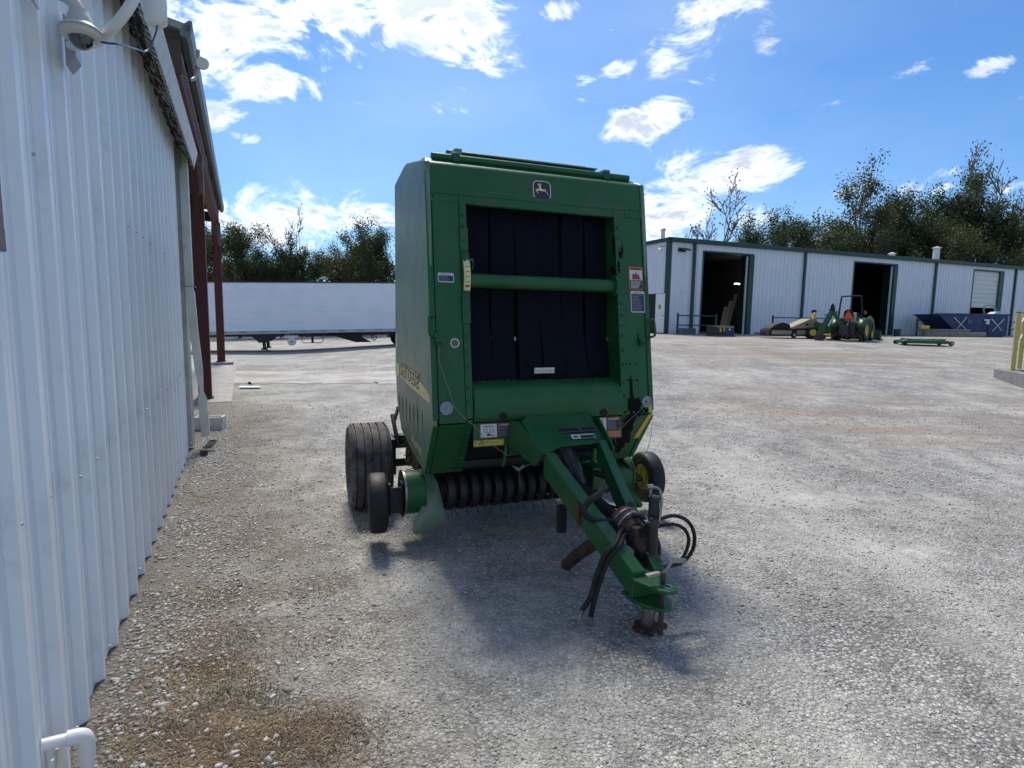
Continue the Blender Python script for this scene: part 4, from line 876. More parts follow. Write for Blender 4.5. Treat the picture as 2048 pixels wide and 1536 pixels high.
dc2 = thing('dome_camera', 'white security camera housing on a long upward curving arm beside the eave', 'security camera', (0, 0, 0), 0)
MB().tube([w2(3.02, -.60, 2.78), w2(2.95, -.545, 2.765), w2(2.86, -.48, 2.755), w2(2.70, -.42, 2.735), w2(2.63, -.36, 2.775), w2(2.63, -.32, 2.85), w2(2.72, -.30, 2.98), w2(2.90, -.295, 3.20), w2(3.10, -.30, 3.25)], .018, 16, smooth=5).build('bracket_arm', WCLEAN, dc2)
c_ = w2(3.13, -.305, 3.05)
MB().lathe([(0, .20), (.03, .20), (.044, .15), (.046, .0), (.044, -.07), (.030, -.083), (0, -.085)], c_, 'z', 32).build('housing', WCLEAN, dc2, smooth=50)
MB().prism([w2(3.12, -.615, 2.70), w2(3.12, -.585, 2.74), w2(3.12, -.585, 2.84), w2(3.12, -.615, 2.90), w2(3.12, -.62, 2.90), w2(3.12, -.62, 2.70)], WD*-.10).build('wall_plate', GREYP, dc2, bevel=.006)
tag(MB().tube([w2(2.70, -.46, 2.70), w2(2.68, -.42, 2.69), w2(2.67, -.38, 2.690), w2(2.96, -.36, 2.790), w2(3.09, -.34, 2.84), w2(3.13, -.31, 2.93), w2(3.12, -.30, 2.97)], .0040, 6, smooth=5).build('cable', CABLEB), 'blue cable sagging between the two security cameras', 'cable')

# ================================================================== CANOPY BEHIND
cn = thing('canopy', 'tall open canopy on dark red posts beyond the white building', 'canopy', worg, WRZ)
def cb(name, m, *boxes, bevel=0, **k):
    mb = MB()
    for s0_, s1_, n0, n1, z0, z1 in boxes: mb.box(s0_, s1_, -(n1+.64), -(n0+.64), z0, z1)
    return mb.build(name, m, cn, bevel=bevel, **k)
gz = 5.30
for (s, n, zb) in ((13.05, -.74, .02), (22.1, -.72, .10), (13.05, -6.4, .02), (22.1, -6.4, .02)):
    p = cb('post', WOODR, (s-.12, s+.12, n-.12, n+.12, zb, 4.75), bevel=.008)
    MB().box(s-.15, s+.15, -(n+.15+.64), -(n-.15+.64), zb-.02, zb+.02).build('base_plate', RUST, p)
    MB().box(s-.135, s+.135, -(n+.135+.64), -(n-.135+.64), 4.0, 4.75).build('capital', WOODG, p, bevel=.01)
for n in (-.74, -6.4):
    cb('header_beam', WOODR, (8.9, 22.4, n-.11, n+.11, 4.75, 5.12), bevel=.006)
for s in (8.95, 13.05, 17.6, 22.2):
    cb('cross_beam', WOODB, (s-.10, s+.10, -6.6, -.86, 4.80, 5.10), bevel=.004)
cb('gable_board', WOODB, (8.80, 8.85, -6.6, -.60, 4.75, 5.36), bevel=.004)
for k in range(6): cb('rafter', WOODB, (9.8+k*2.4, 9.88+k*2.4, -6.6, -.60, 5.13, 5.29))
for s, sg in ((13.05, 1), (13.05, -1), (22.1, -1)):
    mb = MB(); pts = []
    for k in range(9):
        a = R(90)*k/8; pts.append((s+sg*(.12+1.15*(1-cos(a))), .10, 4.75-1.15*(1-sin(a))))
    ptsn = pts+[(s+sg*1.27, .10, 4.76), (s+sg*.12, .10, 4.76)]
    mb.prism([(a, -(-.74+.06+.64), c) for a, _, c in ptsn], (0, .12, 0)); mb.build('knee_brace', WOODR, cn)
mb = MB(); nn_ = [-.60, -.74, -.74-.12]
cb('soffit', mat('dark_soffit', (.10, .09, .085), .9), (8.8, 22.5, -.80, -.62, 5.14, 5.17))
rp = MB().prism([(8.7, -(-.46+.64), 5.30), (8.7, 6.4, 6.6), (8.7, 6.4, 6.5), (8.7, -(-.50+.64), 5.22)], (13.9, 0, 0)); rp.build('roof', mat('galvanised_roof', (.20, .22, .20), .5, .5, bump=.1, bs=10), cn)
gt = MB().prism([(8.7, -(-.475+.64), 5.19), (8.7, -(-.455+.64), 5.36), (8.7, -(-.485+.64), 5.37), (8.7, -(-.60+.64), 5.27), (8.7, -(-.60+.64), 5.17), (8.7, -(-.52+.64), 5.14)], (13.75, .0, 0)); gt.build('gutter', mat('grey_gutter', (.10, .12, .11), .4, .3, bump=.05), cn, bevel=.008)
cb('light_strip', GREYP, (9.0, 15.5, -.66, -.62, 5.10, 5.14))
cn.rotation_euler = (0, 0, WRZ)
an = thing('antenna', 'small round dish antenna on a bent arm at the canopy eave', 'antenna', (0, 0, 0))
MB().tube([w2(8.9, -.50, 4.72), w2(9.0, -.46, 4.80), w2(9.05, -.435, 4.93), w2(9.1, -.425, 5.05), w2(9.1, -.42, 5.18)], .022, 10, smooth=4).build('arm', GREYP, an)
MB().tube([w2(9.08, -.43, 5.0), w2(9.05, -.385, 5.0)], .008, 6).build('stub', GREYP, an)
q = MB().lathe([(0, .0), (.03, -.006), (.075, -.004), (.082, .006), (.078, .03), (.05, .04), (0, .042)], (0, 0, 0), 'y', 28).build('dish', CREAM, an); q.location = w2(9.0, -.375, 4.99); q.rotation_euler = (0, 0, R(22))
# slab, kerb and bits by the posts
def wbox(name, m, s0_, s1_, n0, n1, z0, z1, bevel=.01):
    return MB().box(s0_, s1_, -(n1+.64), -(n0+.64), z0, z1).build(name, m, None, bevel=bevel, loc=worg, rz=WRZ)
o = wbox('pavement', CONC, 12.4, 24.0, -7.0, -.25, -.3, .015); o['kind'] = 'structure'
tag(wbox('post_plinth', CONC, 21.6, 22.9, -1.5, -.35, .0, .10), 'low concrete plinth under the farther red post', 'plinth')
tag(wbox('step_block', CONCD, 9.9, 10.5, -.95, -.55, .0, .16), 'dark concrete step between the building corner and nearer red post', 'step')
cbk = MB(); cbk.box(-.20, .20, -.10, .10, 0, .03).box(-.20, .20, -.10, -.07, .03, .19).box(-.20, .20, .07, .10, .03, .19).box(-.20, -.17, -.07, .07, .03, .19).box(.17, .20, -.07, .07, .03, .19).box(-.015, .015, -.07, .07, .03, .17)
tag(cbk.build('concrete_block', mat('white_block', (.55, .56, .55), .85, var=(.45, .46, .45), vs=9, bump=.3), None, bevel=.006, loc=(-4.50, 8.45, .0), rz=R(12)), 'white hollow concrete block beside the building corner', 'concrete block')
tag(MB().prism([(-6.3, 13.1, .035), (-5.8, 13.2, .035), (-5.95, 13.45, .03), (-6.35, 13.35, .045)], (0, 0, .01)).build('paper_sheet', DECW), 'flat white scrap lying on the gravel beside the pavement', 'scrap')

# ================================================================== SEMI TRAILER
tr = thing('semi_trailer', 'long white ribbed semi trailer parked behind the red posts', 'trailer', (-18.4, 32.75, -.50), R(17.3))
tr.rotation_euler = (0, R(-1.6), R(17.3)); TL = 16.1
mb = MB(); zz = [1.18]; n_ = 21; hh = (3.98-1.18)/n_
prf = []
for k in range(n_): z = 1.18+k*hh; prf += [(0, z), (0, z+hh*.66), (.020, z+hh*.74), (.020, z+hh*.92)]
prf.append((0, 3.98))
for x in (0.0, TL): mb.v += [(x, y, z) for y, z in prf]
n2 = len(prf); mb.f += [(i, i+n2, i+1+n2, i+1) for i in range(n2-1)]
mb.box(.01, TL-.01, .04, 2.58, 1.12, 3.98)
mb.build('box_body', mat('trailer_white', (.78, .80, .86), .32, bump=.04, bs=3, var=(.72, .75, .82), vs=.8), tr, smooth=20)
MB().box(-.02, TL+.02, -.03, 2.60, 3.97, 4.05).build('top_rail', DSTEEL, tr)
rl = MB().box(-.02, TL+.02, -.03, .03, .99, 1.18).build('side_rail', mat('aluminium_rail', (.38, .40, .42), .4, .5), tr)
mk = MB()
x = .5
mkm = MB().box(0, .42, -.034, -.030, 1.10, 1.135).mesh('marker_tape', DRED)
for k in range(14): inst(mkm, 'marker_tape', rl, (.45+1.1*k, 0, 0))
MB().box(.05, TL, .1, 2.5, .86, 1.0).build('floor_frame', DSTEEL, tr)
MB().box(.15, .45, -.034, -.03, 1.50, 1.60).box(.2, .5, -.034, -.03, 1.36, 1.40).build('front_emblem', DECN, tr)
for y in (.15, 2.3):
    lg = MB().prism([(3.15, y, .98), (4.75, y, .98), (4.15, y, .48), (3.65, y, .48)], (0, .06, 0)).box(3.84, 4.02, y-.02, y+.10, .12, .55).box(3.76, 4.10, y-.08, y+.16, .05, .14).build('landing_gear', DSTEEL, tr)
MB().lathe([(0, -.10), (.20, -.10), (.24, -.06), (.24, .30), (0, .30)], (5.47, .12, .50), 'y', 28).box(5.1, 5.85, .1, .3, .72, .98).build('air_tank', WCLEAN, tr)
MB().lathe([(0, -.115), (.05, -.115), (.05, -.10)], (5.47, .12, .50), 'y', 16).build('tank_cap', DSTEEL, tr)
MB().tube([(6.05, .1, 1.0), (6.05, .1, .46), (6.13, .1, .40), (7.15, .1, .40), (7.25, .1, .46), (7.25, .1, 1.0)], .022, 8).box(6.58, 6.72, .08, .16, .40, 1.0).build('rail_guard', DSTEEL, tr)
MB().prism([(7.4, .1, .98), (9.5, .1, .98), (9.62, .1, .62), (10.15, .1, .36), (9.2, .1, .36), (8.3, .1, .66)], (0, .05, 0)).build('side_skirt', RUB, tr)
MB().tube([(10.1, .1, 1.0), (10.15, .1, .5), (10.3, .1, .42), (10.45, .1, .6), (10.3, .1, 1.0)], .025, 6).tube([(10.3, .2, 1.0), (10.25, .2, .45), (10.4, .2, .55)], .02, 6).build('air_lines', DSTEEL, tr)
wm = MB().lathe([(0, -.02), (.2, -.02), (.28, .06), (.30, -.03), (.44, -.06), (.505, -.04), (.515, .05), (.505, .22), (.44, .25), (0, .2)], (0, 0, 0), 'y', 32).mesh('wheel', RUB)
for x in (12.0, 13.3):
    for y in (.05, 2.3): inst(wm, 'wheel', tr, (x, y, .52))
MB().box(11.2, 14.2, .5, 2.1, .6, .9).build('bogie', DSTEEL, tr)

# ================================================================== WAREHOUSE (local: x right along front, y inwards)
BA = math.atan2(.3859, .9225); BO = V((8.04, 30.5, 1.035))
wh = thing('warehouse', 'long white metal warehouse with dark green trim and open bay doors', 'building', BO, BA)
def hb(name, m, *bx, parent=wh, **k):
    mb = MB()
    for b_ in bx: mb.box(*b_)
    return mb.build(name, m, parent, **k)
LEN = 46.0; EH = 4.80
SID = mat('warehouse_siding', (.66, .68, .73), .45, var=(.61, .64, .69), vs=.7, bump=.05, bs=4, grime=(.40, .42, .46), gs=1.2, gth=(.58, .8))
openings = [(2.25, 5.80, 0, 4.38), (13.85, 17.85, 0, 4.43), (25.75, 29.25, 0, 4.50)]
cache = {}
def sid_panel(w, z0, z1):
    key = (round(w, 3), z0, z1)
    if key in cache: return cache[key]
    mb = MB(); pr = []; n = max(1, round(w/.305)); p = w/n
    for k in range(n): x = k*p; pr += [(x, 0), (x+p*.68, 0), (x+p*.78, -.032), (x+p*.90, -.032), (x+p*.99, 0)]
    pr.append((w, 0)); n2 = len(pr)
    for z in (z0, z1): mb.v += [(x, y, z) for x, y in pr]
    mb.f += [(i, i+1, n2+i+1, n2+i) for i in range(n2-1)]
    mb.box(0, w, .03, .06, z0, z1); cache[key] = mb.mesh('wall_panel', SID, smooth=15); return cache[key]
segs = []; x = 0.0
for a, b_, z0, z1 in openings+[(LEN, LEN, 0, 0)]:
    n = max(1, round((a-x)/.915)); w = (a-x)/n
    for k in range(n): segs.append((x+k*w, w, 0.0, EH))
    if b_ > a:
        n = 4; w = (b_-a)/n
        for k in range(n): segs.append((a+k*w, w, z1, EH))
    x = b_
for x, w, z0, z1 in segs: inst(sid_panel(w, z0, z1), 'wall_panel', wh, (x, 0, 0))
for k in range(8): # gable side panels, facing left
    o = inst(sid_panel(.915, 0.0 if k > 1 else 2.14, EH), 'wall_panel', wh, (0, .915*(k+1), 0), (0, 0, -pi/2))
for k in range(8, 24): inst(sid_panel(.915, 0.0, EH), 'wall_panel', wh, (0, .915*(k+1), 0), (0, 0, -pi/2))
hb('corner_post', GTRIM, (-.05, .16, -.06, .16, 0, EH)); 
for x in (1.62, 9.66, 21.6, 30.6, 40.0): hb('downpipe', GTRIM, (x-.07, x+.09, -.13, -.034, 0, EH), bevel=.01)
hb('gutter', GTRIM, (-.12, LEN, -.20, .05, EH-.02, EH+.20), (-.12, .05, -.2, 22, EH, EH+.20), bevel=.02)
hb('roof', mat('grey_metal_roof', (.30, .31, .32), .5), (-.05, LEN, .05, 22, EH+.02, EH+.14)); 
hb('back_wall', SID, (0, LEN, 21.9, 22, 0, EH)); hb('end_wall', SID, (LEN-.1, LEN, .1, 21.9, 0, EH))
hb('floor_slab', CONCD, (.1, LEN-.2, -.25, 21.8, -.2, .02))
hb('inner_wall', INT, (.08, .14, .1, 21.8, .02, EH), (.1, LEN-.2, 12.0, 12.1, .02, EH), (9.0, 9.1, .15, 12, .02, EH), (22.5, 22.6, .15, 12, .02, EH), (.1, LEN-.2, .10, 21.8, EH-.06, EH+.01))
for i, (a, b_, z0, z1) in enumerate(openings):
    hb('door_frame', GTRIM, (a-.05, a+.04, -.05, .25, 0, z1+.06), (a+.04, b_, -.05, .25, z1, z1+.08), (b_-.30 if i < 2 else b_-.45, b_+.04, -.045, .10, 0, z1), (b_-.02, b_+.04, .1, .9, 0, z1))
    hb('door_track', WDULL, (b_-.42 if i < 2 else b_-.5, b_-.34 if i < 2 else b_-.45, .05, .13, 0, z1-.05))
a, b_, z0, z1 = openings[2]
rd = hb('roller_door', DSTEEL, (a, b_-.46, .14, .16, 1.96, z1))
slm = MB().prism([(a+.04, .10, 0), (a+.04, .085, .04), (a+.04, .085, .27), (a+.04, .10, .31)], (b_-.5-a, 0, 0)).mesh('slat', mat('door_white', (.62, .62, .60), .5))
for k in range(8): inst(slm, 'slat', rd, (0, 0, 1.96+k*.318))
# gable door
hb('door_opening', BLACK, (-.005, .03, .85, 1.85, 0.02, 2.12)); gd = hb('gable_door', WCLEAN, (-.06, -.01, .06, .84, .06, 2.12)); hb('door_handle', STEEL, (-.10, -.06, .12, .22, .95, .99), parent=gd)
hb('door_sign', YEL, (-.07, -.061, .36, .56, 1.30, 1.55), parent=gd); hb('sign_print', GTRIM, (-.074, -.071, .38, .54, 1.34, 1.40), (-.074, -.071, .38, .54, 1.45, 1.51), parent=gd)
hb('globe_lamp_arm', DSTEEL, (-.30, -.02, .30, .33, 4.55, 4.58)); MB().lathe([(0, -.13), (.09, -.09), (.13, 0), (.09, .09), (0, .13)], (-.30, .315, 4.35), 'z', 16).build('globe_lamp', WCLEAN, wh, smooth=80)
MB().box(.60, 1.0, -.10, -.03, 4.30, 4.50).prism([(.55, -.06, 4.46), (1.15, -.06, 4.46), (1.25, -.30, 4.36), (.65, -.30, 4.36)], (0, 0, .05)).build('wall_light', DSTEEL, wh)
for x, w in ((3.9, .7), (9.2, .55), (14.2, .35), (27.6, .9)): hb('roof_curb', WDULL, (x, x+w, .5, 1.1, EH+.14, EH+.32))
for x, r_, h, cap in ((.35, .11, .62, DRED), (18.7, .17, .40, DRED), (23.2, .20, 1.05, WDULL)):
    v = MB().cyl((x, 1.0, EH+.1), (x, 1.0, EH+.1+h), r_, n=16).build('vent_pipe', WDULL, wh); MB().lathe([(0, .12), (r_*1.5, .02), (r_*1.5, 0), (r_, 0)], (x, 1.0, EH+.1+h), 'z', 16).build('cap', cap if x < 1 else WDULL, v)
for x, z, l_ in ((7.5, 3.03, 1.0), (8.42, 2.55, .25)): hb('tube_light', LAMP, (x, x+l_, 3.0, 3.14, z, z+.05))
def wl2(x, y, z): return BO + V((cos(BA)*x-sin(BA)*y, sin(BA)*x+cos(BA)*y, z))
# things standing in or before the bays
o = thing('plank_stack', 'brown boards leaning inside the left bay door', 'boards', wl2(4.7, 1.2, .02), BA)
for k, (dx, l, t_) in enumerate(((0, 1.55, .0), (.22, 1.9, .04), (.42, 2.3, .08))):
    MB().prism([(dx, 0, 0), (dx+.22, 0, 0), (dx+.22+l*.42, .35, l), (dx+l*.42, .35, l)], (0, .05, 0)).build('board', CARD, o)
tag(MB().prism([(0, 0, 0), (.36, 0, 0), (.40, 0, .06), (.22, .0, .62), (.12, 0, .50)], (0, .3, 0)).build('sack', mat('pale_green_sack', (.42, .50, .38), .8), None, bevel=.03, loc=wl2(2.75, 1.6, .02), rz=BA), 'pale green sack standing in the dark left bay', 'sack')
tag(MB().box(0, .55, 0, .4, 0, .25).build('carton', CARD, None, bevel=.01, loc=wl2(5.05, 1.0, .02), rz=BA), 'low cardboard carton at the right side of the left bay', 'carton')
# pipe railings
def railing(x0, x1, posts, label):
    r_ = thing('pipe_railing', label, 'railing', wl2(x0, -1.3, -.03), BA, 'pipe railings along the warehouse')
    for z in (1.0, .52): MB().cyl((0, 0, z), (x1-x0, 0, z), .03, n=8).build('rail', GTRIM, r_)
    for p in posts: MB().cyl((p-x0, 0, -.2), (p-x0, 0, 1.12), .055, n=10).build('post', GTRIM, r_)
railing(-.3, 2.25, (-.25, 2.2), 'green pipe railing left of the first bay door')
railing(6.1, 12.6, (6.15, 12.5), 'green pipe railing between the two open bay doors')
railing(18.2, 30.3, (18.25, 21.6, 26.0, 30.2), 'green pipe railing running behind the blue skip')
# battery crate
ct = thing('storage_crate', 'dark blue and grey battery crate at the left bay door', 'crate', (10.05, 28.0, tz(10.05, 28)), BA)
MB().box(-.55, -.02, -.35, .35, .05, .50).build('grey_half', DSTEEL, ct, bevel=.02); MB().box(.0, .55, -.35, .35, .05, .52).build('navy_half', BLUEST, ct, bevel=.02)
MB().box(-.5, .5, -.36, -.34, .44, .47).box(-.35, -.27, -.365, -.345, .22, .40).box(-.12, -.05, -.365, -.345, .25, .42).build('yellow_clip', YEL, ct); MB().box(.2, .3, -.36, -.352, .30, .38).build('label', DECW, ct)
MB().box(-.6, .6, -.38, .38, 0, .05).build('pallet', WOODG, ct)
tag(MB().box(-.45, .45, -.2, .2, 0, .35).build('steel_box', mat('grey_blue_steel', (.10, .12, .14), .6), None, bevel=.03, loc=wl2(.75, -.8, -.02), rz=BA), 'low blue grey box under the first railing', 'box')

# ------------------------------------------------------------------ compact tractor
tx, ty = 14.95, 25.6; tzz = tz(tx, ty)
tc_ = thing('tractor', 'green compact tractor with roll bar, backhoe and front loader, slow vehicle triangle on its seat', 'tractor', (tx, ty, tzz), R(-46))
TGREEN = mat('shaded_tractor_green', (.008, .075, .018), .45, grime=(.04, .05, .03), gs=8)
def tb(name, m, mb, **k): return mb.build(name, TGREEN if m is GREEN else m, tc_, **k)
tc_.scale = (.87, .87, .87)   # local: +y forward, x right
for sx in (-1, 1):
    w = tb('rear_wheel', RUB, MB().lathe([(.28, -.13), (.40, -.16), (.52, -.14), (.55, -.10), (.55, .10), (.52, .14), (.40, .16), (.28, .13)], (sx*.62, 0, .55), 'x', 32))
    MB().lathe([(0, .02), (.1, .02), (.26, .10), (.29, .12), (.29, -.12), (.26, -.1), (.1, -.02), (0, -.02)], (sx*.62, 0, .55), 'x', 24).build('rim', YEL, w)
    lug = MB()
    for k in range(18): a = 2*pi*k/18; c_, s_ = cos(a), sin(a); lug.tube([(sx*.62-.12, .55*c_, .55+.55*s_), (sx*.62+.02, .565*cos(a+.12), .55+.565*sin(a+.12))], .022, 4)
    lug.build('tread', RUB, w)
    w = tb('front_wheel', RUB, MB().lathe([(.18, -.09), (.27, -.11), (.33, -.08), (.34, 0), (.33, .08), (.27, .11), (.18, .09)], (sx*.52, 1.55, .34), 'x', 28))
    MB().lathe([(0, .02), (.17, .07), (.19, .08), (.19, -.08), (0, -.02)], (sx*.52, 1.55, .34), 'x', 20).build('rim', YEL, w)
    fd = MB(); pr = []
    for k in range(9): a = R(165-150*k/8); pr.append((.64*cos(a), .55+.62*sin(a)))
    for y, z in pr: fd.v += [(sx*.44, y, z), (sx*.80, y, z-.02)]
    fd.f += [(2*i, 2*i+2, 2*i+3, 2*i+1) for i in range(8)]
    f_ = tb('fender', GREEN, fd, smooth=50); q = f_.modifiers.new('s', 'SOLIDIFY'); q.thickness = .03
    tb('tail_lamp', mat('orange_lens', (.25, .05, .02), .3), MB().box(sx*.66-.05, sx*.66+.05, -.24, -.18, 1.33, 1.50), bevel=.01)
    # loader arms
    tb('loader_arm', GREEN, MB().prism([(sx*.50, .75, .95), (sx*.50, .75, 1.10), (sx*.50, 1.5, 1.28), (sx*.50, 2.05, 1.10), (sx*.50, 2.45, .45), (sx*.50, 2.30, .40), (sx*.50, 1.95, .95), (sx*.50, 1.45, 1.10)], (-sx*.08, 0, 0)), bevel=.01)
    tb('loader_post', GREEN, MB().box(*sorted((sx*.42, sx*.54)), .70, .88, .5, 1.12))
    tb('loader_cylinder', STEEL, MB().cyl((sx*.46, .9, .7), (sx*.46, 1.9, 1.0), .035, n=10))
    tb('stabiliser', DSTEEL, MB().tube([(sx*.25, -.45, .55), (sx*.62, -.55, .22), (sx*.70, -.58, .06)], .05, 8).box(sx*.70-.14, sx*.70+.14, -.70, -.46, .0, .05))
tb('hood', GREEN, MB().prism([(-.30, .75, .62), (-.30, .75, 1.20), (-.30, 1.3, 1.16), (-.30, 1.85, 1.02), (-.30, 1.95, .62)], (.60, 0, 0)), bevel=.05)
tb('chassis', DSTEEL, MB().box(-.22, .22, -.2, 1.8, .38, .68).box(-.5, .5, -.1, .1, .45, .65).box(-.5, .5, 1.45, 1.62, .28, .42), bevel=.02)
tb('operator_deck', GREEN, MB().box(-.45, .45, -.15, .75, .66, .72).prism([(-.3, .6, .7), (-.3, .75, .7), (-.3, .75, 1.25), (-.3, .65, 1.25)], (.6, 0, 0)))
tb('seat', mat('pale_seat', (.52, .50, .42), .5), MB().box(-.24, .24, -.05, .38, .88, .98).box(-.24, .24, -.12, -.02, .95, 1.42), bevel=.04)
tb('steering_wheel', BLACK, MB().tube([(.17*cos(a), .55+.10*sin(a), 1.30+.14*sin(a)) for a in [2*pi*k/16 for k in range(17)]], .014, 6))
tb('roll_bar', BLACK, MB().tube([(-.52, -.22, .80), (-.52, -.22, 1.45), (-.45, -.24, 2.12), (-.37, -.24, 2.24), (.37, -.24, 2.24), (.45, -.24, 2.12), (.52, -.22, 1.45), (.52, -.22, .80)], .040, 10, smooth=2).box(-.56, -.48, -.27, -.17, 1.40, 1.50).box(.48, .56, -.27, -.17, 1.40, 1.50))
sm_ = tb('triangle_backing', BLACK, MB().prism([(-.32, -.30, 1.10), (.20, -.30, 1.10), (.14, -.30, 1.50), (.02, -.30, 1.58), (-.14, -.30, 1.58), (-.26, -.30, 1.50)], (0, .02, 0)))
MB().prism([(-.30, -.305, 1.12), (.18, -.305, 1.12), (-.06, -.305, 1.55)], (0, -.004, 0)).build('slow_vehicle_triangle', mat('fluorescent_orange', (.95, .10, .03), .4), sm_)
# backhoe behind (-y)
tb('swing_frame', DSTEEL, MB().box(-.35, .35, -.62, -.40, .30, .80).box(-.12, .12, -.80, -.55, .30, .75).tube([(-.15, -.6, .75), (-.2, -.62, 1.05)], .03, 8).tube([(.1, -.6, .75), (.14, -.64, 1.1)], .03, 8), bevel=.02)
def limb(name, p0, p1, w0, w1, th=.12, m=GREEN):
    p0, p1 = V(p0), V(p1); d = (p1-p0).normalized(); yv = V((.0, 1, 0)); s = d.cross(yv).normalized()
    return tb(name, m, MB().prism([p0-s*w0, p0+s*w0, p1+s*w1, p1-s*w1], yv*th), bevel=.015)
limb('boom', (-.10, -.75, .60), (-.62, -.95, 1.50), .10, .09); limb('dipper', (-.60, -1.0, 1.58), (-1.10, -1.10, .35), .10, .14, .16)
limb('dipper_cylinder', (-.45, -.86, 1.15), (-.80, -.95, 1.62), .03, .03, .06, STEEL)
tb('dipper_head', BLACK, MB().prism([(-.72, -1.02, 1.50), (-.50, -1.02, 1.48), (-.54, -1.02, 1.74), (-.62, -1.02, 1.88), (-.70, -1.02, 1.74)], (0, .16, 0)), bevel=.02)
tb('hoe_bucket', DSTEEL, MB().prism([(-1.05, -1.25, .36), (-1.3, -1.25, .24), (-1.25, -1.25, -.0), (-.9, -1.25, .0), (-.8, -1.25, .24)], (0, .35, 0)), bevel=.01)
tb('hoe_hoses', BLACK, MB().tube([(0, -.65, .8), (-.1, -.8, 1.1), (-.3, -.8, .9), (-.5, -.82, .9)], .018, 6, smooth=4).tube([(.1, -.65, .8), (.0, -.85, 1.05), (-.25, -.85, .75), (-.4, -.82, .8)], .018, 6, smooth=4).tube([(.2, -.5, .3), (.1, -.7, .2), (-.1, -.75, .35), (-.2, -.7, .2)], .02, 6, smooth=3))
tb('loader_bucket', GREEN, MB().prism([(-.80, 2.35, .55), (-.80, 2.30, .10), (-.80, 2.42, .02), (-.80, 2.95, .02), (-.80, 2.93, .06), (-.80, 2.50, .12), (-.80, 2.42, .50)], (1.60, 0, 0)), bevel=.01)

# ------------------------------------------------------------------ zero-turn mower, covered cutter, deck
def lm(o): return lambda name, m, mb, **k: mb.build(name, m, o, **k)
x_, y_ = 14.45, 27.0; zt = thing('lawn_mower', 'small green and yellow ride-on mower beside the tractor backhoe', 'lawn mower', (x_, y_, tz(x_, y_)), R(-20)); a_ = lm(zt)
a_('mower_body', GREEN, MB().prism([(-.7, -.3, .25), (-.7, -.3, .65), (-.3, -.3, .80), (.15, -.3, .62), (.55, -.3, .45), (.75, -.3, .25)], (0, .6, 0)), bevel=.04)
a_('cutting_deck', YEL, MB().box(-.25, .75, -.62, .62, .10, .24), bevel=.04); a_('seat', YEL, MB().box(-.35, .1, -.22, .22, .68, .80).box(-.45, -.33, -.22, .22, .72, 1.22), bevel=.05)
a_('lever', BLACK, MB().tube([(.1, -.3, .6), (.25, -.3, 1.05), (.05, -.25, 1.12)], .018, 6, smooth=3).tube([(.1, .3, .6), (.25, .3, 1.05), (.05, .25, 1.12)], .018, 6, smooth=3))
a_('back_cap', BLACK, MB().box(-.5, -.3, -.1, .1, 1.2, 1.34), bevel=.03)
for (wx, wy, r_, w_) in ((-.45, -.5, .29, .2), (-.45, .5, .29, .2), (.95, -.42, .16, .12), (.95, .42, .16, .12)):
    q = a_('wheel', RUB, MB().lathe([(r_*.5, -w_/2), (r_*.9, -w_/2), (r_, -w_*.3), (r_, w_*.3), (r_*.9, w_/2), (r_*.5, w_/2)], (wx, wy, r_), 'y', 24)); MB().lathe([(0, -w_*.45), (r_*.52, -w_*.45), (r_*.52, w_*.45), (0, w_*.45)], (wx, wy, r_), 'y', 20).build('rim', YEL, q)
x_, y_ = 13.05, 27.2; cu_ = thing('utility_body', 'low black and tan machine shell with a star mark on its side', 'machine shell', (x_, y_, tz(x_, y_)), R(5)); a_ = lm(cu_)
a_('base', BLACK, MB().prism([(-1.25, -.4, .10), (-1.2, -.4, .42), (1.0, -.4, .46), (1.25, -.4, .36), (1.25, -.4, .12)], (0, .9, 0)), bevel=.03)
a_('tan_hood', TAN, MB().prism([(-.30, -.42, .46), (.95, -.42, .47), (1.08, -.42, .78), (.98, -.42, .92), (.72, -.42, .92)], (0, .8, 0)), bevel=.02)
a_('black_cover', BLACK, MB().prism([(-1.2, -.38, .42), (-.15, -.38, .44), (-.25, -.38, .66), (-.6, -.38, .74), (-.95, -.38, .62)], (0, .75, 0)), bevel=.05)
a_('tan_panel', TAN, MB().box(-1.12, -.16, -.42, -.40, .18, .36).box(.10, .55, -.42, -.40, .18, .38).box(.62, 1.05, -.42, -.40, .18, .38))
st_ = MB().prism([(.55+(.10 if k % 2 == 0 else .04)*sin(k*pi/5), -.422, .66+(.10 if k % 2 == 0 else .04)*cos(k*pi/5)) for k in range(10)], (0, -.004, 0)); a_('star_mark', BLACK, st_)
q = a_('wheel', RUB, MB().lathe([(0, -.05), (.13, -.05), (.15, 0), (.13, .05), (0, .05)], (-.05, -.42, .16), 'y', 20)); MB().lathe([(0, -.055), (.07, -.055), (.07, 0)], (-.05, -.42, .16), 'y', 14).build('rim', mat('grey_rim', (.3, .3, .3), .5), q)
a_('tow_bar', BLACK, MB().box(-1.75, -1.2, -.05, .05, .18, .24))
x_, y_ = 16.55, 23.3; dk = thing('mower_deck', 'detached green mower deck lying on gravel right of the tractor', 'mower deck', (x_, y_, tz(x_, y_)), R(-14)); a_ = lm(dk)
a_('deck_shell', GREEN, MB().prism([(-.85, -.35, .08), (-.70, -.5, .08), (.6, -.5, .08), (.88, -.2, .08), (.88, .35, .08), (.5, .6, .08), (-.5, .6, .08), (-.85, .3, .08)], (0, 0, .13)), bevel=.03)
for x in (-.5, .02, .52): a_('spindle_cover', GREEN, MB().lathe([(0, .06), (.10, .06), (.20, .02), (.21, 0)], (x, .05, .21), 'z', 20))
